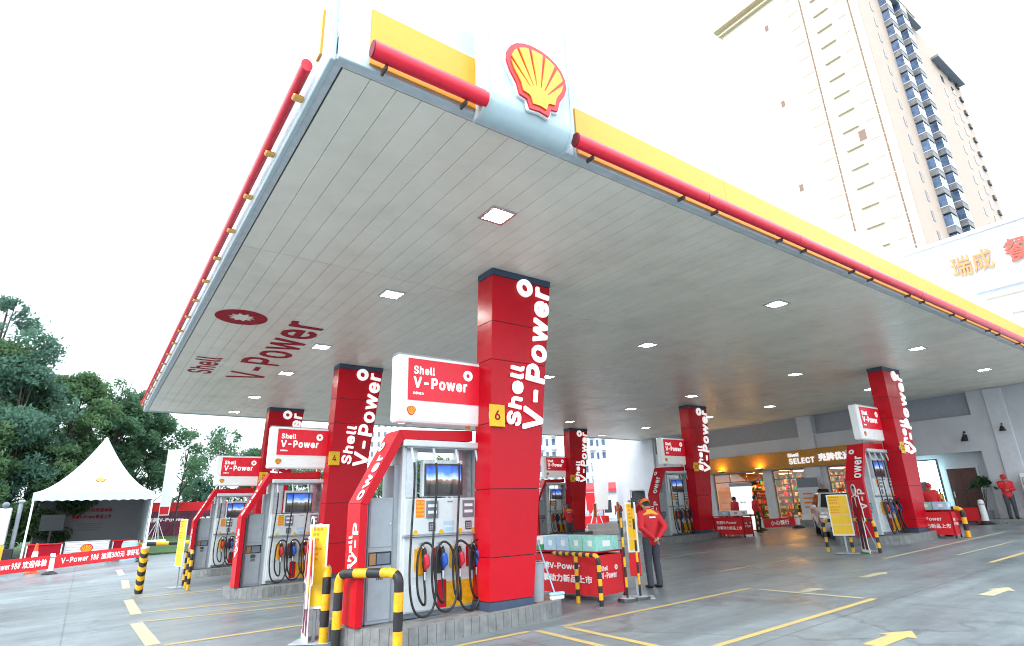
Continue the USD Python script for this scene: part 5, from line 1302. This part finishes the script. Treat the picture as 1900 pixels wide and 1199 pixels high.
# ================================================================== PEOPLE
def person(loc, rotz, label, J=None, h=1.72, top="jacket", bottom="trouser", cap="cap_yellow", collar=True, bend=0.0, female=False, head_yaw=0.0):
    """One continuous body; clothes, cap, hair and shoes are its children. Faces -y."""
    t = thing("person", label, "person", loc=loc, rotz=rotz)
    k = h / 1.72
    P = dict(pel=(0, 0, .94), wai=(0, 0, 1.08), che=(0, 0, 1.28), nec=(0, .01, 1.46), hea=(0, -.015, 1.59), lsh=(.185, 0, 1.40), rsh=(-.185, 0, 1.40), lel=(.235, .03, 1.13), rel=(-.235, .03, 1.13), lwr=(.225, -.04, .89), rwr=(-.225, -.04, .89),
             lhi=(.09, 0, .90), rhi=(-.09, 0, .90), lkn=(.10, -.02, .50), rkn=(-.10, -.02, .50), lan=(.105, .03, .09), ran=(-.105, .03, .09))
    P.update(J or {})
    P = {a: np.array(b, float) for a, b in P.items()}
    if bend:
        c, s = math.cos(bend), math.sin(bend)
        for a in ("wai", "che", "nec", "hea", "lsh", "rsh", "lel", "rel", "lwr", "rwr"):
            v = P[a] - P["pel"]; P[a] = P["pel"] + np.array([v[0], v[1] * c - v[2] * s, v[1] * s + v[2] * c])
    P = {a: b * k for a, b in P.items()}
    S = lambda p, r, sc=(1, 1, 1): m3.Manifold.sphere(r * k, 16).scale(sc).translate(tuple(p))
    H = lambda *s: m3.Manifold.batch_hull(list(s))
    U = lambda l: m3.Manifold.batch_boolean(l, m3.OpType.Add)
    def smooth_(m, e=.022, it=6):
        x = tm(m.refine_to_length(e)); x.merge_vertices(); trimesh.smoothing.filter_taubin(x, iterations=it); return x
    up = P["hea"] - P["nec"]; up /= np.linalg.norm(up)
    hp = P["hea"]
    fwd = np.array([math.sin(head_yaw), -math.cos(head_yaw), 0]); fwd -= up * (fwd @ up); fwd /= np.linalg.norm(fwd); sd = np.cross(fwd, up)
    at = lambda f, s, u: hp + (fwd * f + sd * s + up * u) * k
    L = []
    L.append(H(S(at(-.01, 0, .035), .092, (.92, 1.02, 1)), S(at(.03, 0, -.06), .058), S(at(.04, 0, -.085), .040), S(at(-.02, 0, -.02), .080)))
    L.append(H(S(at(.088, 0, -.015), .013), S(at(.112, 0, -.030), .014), S(at(.085, 0, .025), .010)))                     # nose
    for s in (-1, 1):
        L.append(H(S(at(-.01, s * .088, -.005), .018), S(at(-.015, s * .090, -.035), .012)))                            # ears
    L.append(H(S(at(.082, .018, -.062), .009), S(at(.082, -.018, -.062), .009)))                                       # lips
    L.append(H(S(P["nec"], .055), S(hp - up * .06 * k, .052)))
    L.append(H(S(P["lsh"], .05), S(P["rsh"], .05), S(P["nec"] - up * .03, .05), S(P["che"], .11), S(P["pel"], .115)))
    for s in "lr":
        L += [H(S(P[s + "sh"], .048), S(P[s + "el"], .038)), H(S(P[s + "el"], .038), S(P[s + "wr"], .026)),
              H(S(P[s + "hi"], .085), S(P[s + "kn"], .052)), H(S(P[s + "kn"], .052), S(P[s + "an"], .036))]
        d = P[s + "wr"] - P[s + "el"]; d /= np.linalg.norm(d); w = P[s + "wr"]
        e = np.cross(d, (0, 1, 0) if abs(d[1]) < .8 else (1, 0, 0)); e /= np.linalg.norm(e); n_ = np.cross(e, d)
        L.append(H(S(w, .024), S(w + d * .055 * k + n_ * .026 * k, .017), S(w + d * .055 * k - n_ * .026 * k, .017), S(w + d * .02 * k, .024)))
        for q in range(4):
            o = w + (d * .065 + n_ * (-.028 + .0187 * q)) * k; ln = (.062, .074, .078, .058)[q] * k
            L.append(H(S(o, .009), S(o + d * ln * .5 + e * .008 * k, .0085))); L.append(H(S(o + d * ln * .5 + e * .008 * k, .0085), S(o + d * ln * .95 + e * .022 * k, .0075)))
        o = w + (d * .02 - n_ * .026) * k
        L.append(H(S(o, .012), S(o + (d * .05 - n_ * .028 + e * .006) * k, .009)))
    body = part(t, "body", smooth_(U(L), .03, 4), "skin", smooth=True)
    for s in (-1, 1):
        part(body, "eye", trimesh.creation.icosphere(1, .011 * k).apply_translation(at(.080, s * .032, .012)), "hair", smooth=True)
    # clothes
    T = [H(S(P["lsh"], .082), S(P["rsh"], .082), S(P["nec"] - up * .045, .075), S(P["che"], .150, (1.12, .82, 1)), S(P["wai"], .145, (1.1, .8, 1))),
         H(S(P["wai"], .145, (1.1, .8, 1)), S(P["pel"] - np.array([0, 0, .05]) * k, .150, (1.15, .85, .8))), H(S(P["nec"], .068), S(P["nec"] + up * .015, .064))]
    for s in "lr":
        a, b, c = P[s + "sh"], P[s + "el"], P[s + "wr"]
        T += [H(S(a, .078), S(b, .060)), H(S(b, .060), S(b + (c - b) * .93, .043))]
    j = part(body, "jacket", smooth_(U(T), .03, 8), top, smooth=True)
    B_ = [H(S(P["pel"], .138, (1.12, .86, 1)), S(P["lhi"], .10), S(P["rhi"], .10))]
    for s in "lr":
        B_ += [H(S(P[s + "hi"], .103), S(P[s + "kn"], .074)), H(S(P[s + "kn"], .074), S(P[s + "an"] + np.array([0, 0, -.02]) * k, .062))]
    part(body, "trousers", smooth_(U(B_), .03, 6), bottom, smooth=True)
    for s in "lr":
        a = P[s + "an"]
        sh = H(S(a + np.array([0, .02, -.04]) * k, .045), S(a + np.array([0, -.06, -.052]) * k, .040), S(a + np.array([0, -.155, -.06]) * k, .034, (1.15, 1, .8)))
        sh = sh.trim_by_plane((0, 0, 1), .004)
        part(body, "shoe", tm(sh), "shoe", smooth=40)
    hr_ = .088 if cap else .098
    hair = H(S(at(-.03, 0, .035), hr_, (.95, 1, 1)), S(at(-.045, 0, -.03), .073))
    hair = hair.trim_by_plane(tuple(-fwd * .55 + up * .83), float((-fwd * .55 + up * .83) @ (hp + up * .00 * k))) if True else hair
    part(body, "hair", tm(hair), "hair", smooth=True)
    if cap:
        dome = S(at(-.018, 0, .042), .118, (.93, 1.02, .98)).trim_by_plane(tuple(up), float(up @ (hp + up * .035 * k)))
        c = part(body, "cap", tm(dome), cap, smooth=40)
        vis = H(S(at(.07, .05, .042), .010), S(at(.07, -.05, .042), .010), S(at(.165, .035, .028), .008), S(at(.165, -.035, .028), .008), S(at(.175, 0, .030), .008))
        part(c, "visor", tm(vis), "jacket" if cap != "jacket" else "jacket", smooth=40)
    if collar:
        yk = U([H(S(P["lsh"] * .98 + (0, 0, .008), .079), S(P["nec"] - up * .035, .078)), H(S(P["rsh"] * .98 + (0, 0, .008), .079), S(P["nec"] - up * .035, .078))]).scale((1.02, 1.08, 1.0))
        yk = yk.trim_by_plane((0, 0, 1), float(P["lsh"][2] - .015 * k)) if not bend else yk
        part(j, "yellow_yoke", smooth_(yk, .03, 4), "jacket_yellow", smooth=True)
        part(j, "name_patch", bx((-.075 * k, P["che"][1] + .128 * k, P["che"][2] + .045 * k), (.075 * k, P["che"][1] + .140 * k, P["che"][2] + .075 * k)), "print_white") if not bend else None
    return t
z_ = lambda x, y: float(zg(x, y))
person((9.87, 8.81, z_(9.87, 8.81)), 165, "attendant in red jacket, hands clasped behind, nearest the counter",
       dict(lel=(.29, .13, 1.15), rel=(-.29, .13, 1.15), lwr=(.05, .205, .93), rwr=(-.05, .205, .95), hea=(0, -.07, 1.565), lan=(.12, .03, .09), ran=(-.10, .02, .09)), h=1.78)
person((20.15, 23.3, z_(20, 23)), 150, "attendant in red jacket at the far middle pump, hands raised", dict(rel=(-.26, -.10, 1.16), rwr=(-.08, -.26, 1.30), lel=(.25, -.08, 1.14), lwr=(.10, -.28, 1.22)), h=1.75, cap=None)
person((28.9, 28.3, z_(29, 28)), -70, "person in red top and dark trousers leaning forward in the far gap", dict(lwr=(.16, -.30, 1.0), rwr=(-.16, -.30, 1.0)), h=1.68, cap=None, bend=.32, bottom="cloth_dark", collar=False)
person((26.0, 24.6, z_(26, 24)), -50, "person in red top behind the yellow notice, left of the attendant", h=1.74, cap=None, bottom="cloth_dark", collar=False)
person((26.6, 24.3, z_(26.6, 24.3)), -30, "person with red cap beyond the yellow notice, next to another", h=1.72, cap="jacket", bottom="cloth_dark")
person((27.0, 23.85, z_(27, 23.8)), -60, "red-topped person standing close left of portal number 10", h=1.78, cap=None, bottom="cloth_dark", collar=False)
person((24.85, 8.72, z_(24.85, 8.7)), -62, "attendant in red cap behind the counter at pump 12", h=1.70, cap="jacket")
person((30.45, 7.95, .866), -62, "attendant in red leaning by the pillar with hand at mouth", dict(rel=(-.22, -.16, 1.22), rwr=(-.05, -.235, 1.36), lel=(.22, -.08, 1.14), lwr=(.02, -.20, 1.12), hea=(0, -.04, 1.585)), h=1.72, cap="jacket", collar=False)
person((30.3, 15.3, .866), -75, "person in dark clothes beside the grey poster stand", h=1.74, top="cloth_dark", bottom="cloth_dark", cap=None, collar=False)
person((25.3, 17.1, z_(25, 17)), 70, "left of two red-topped people behind the small counter", h=1.66, cap=None, collar=False, bottom="cloth_dark")
person((25.6, 16.2, z_(25.6, 16.2)), 60, "right of two red-topped people behind the small counter", h=1.66, cap=None, collar=False, bottom="cloth_dark")
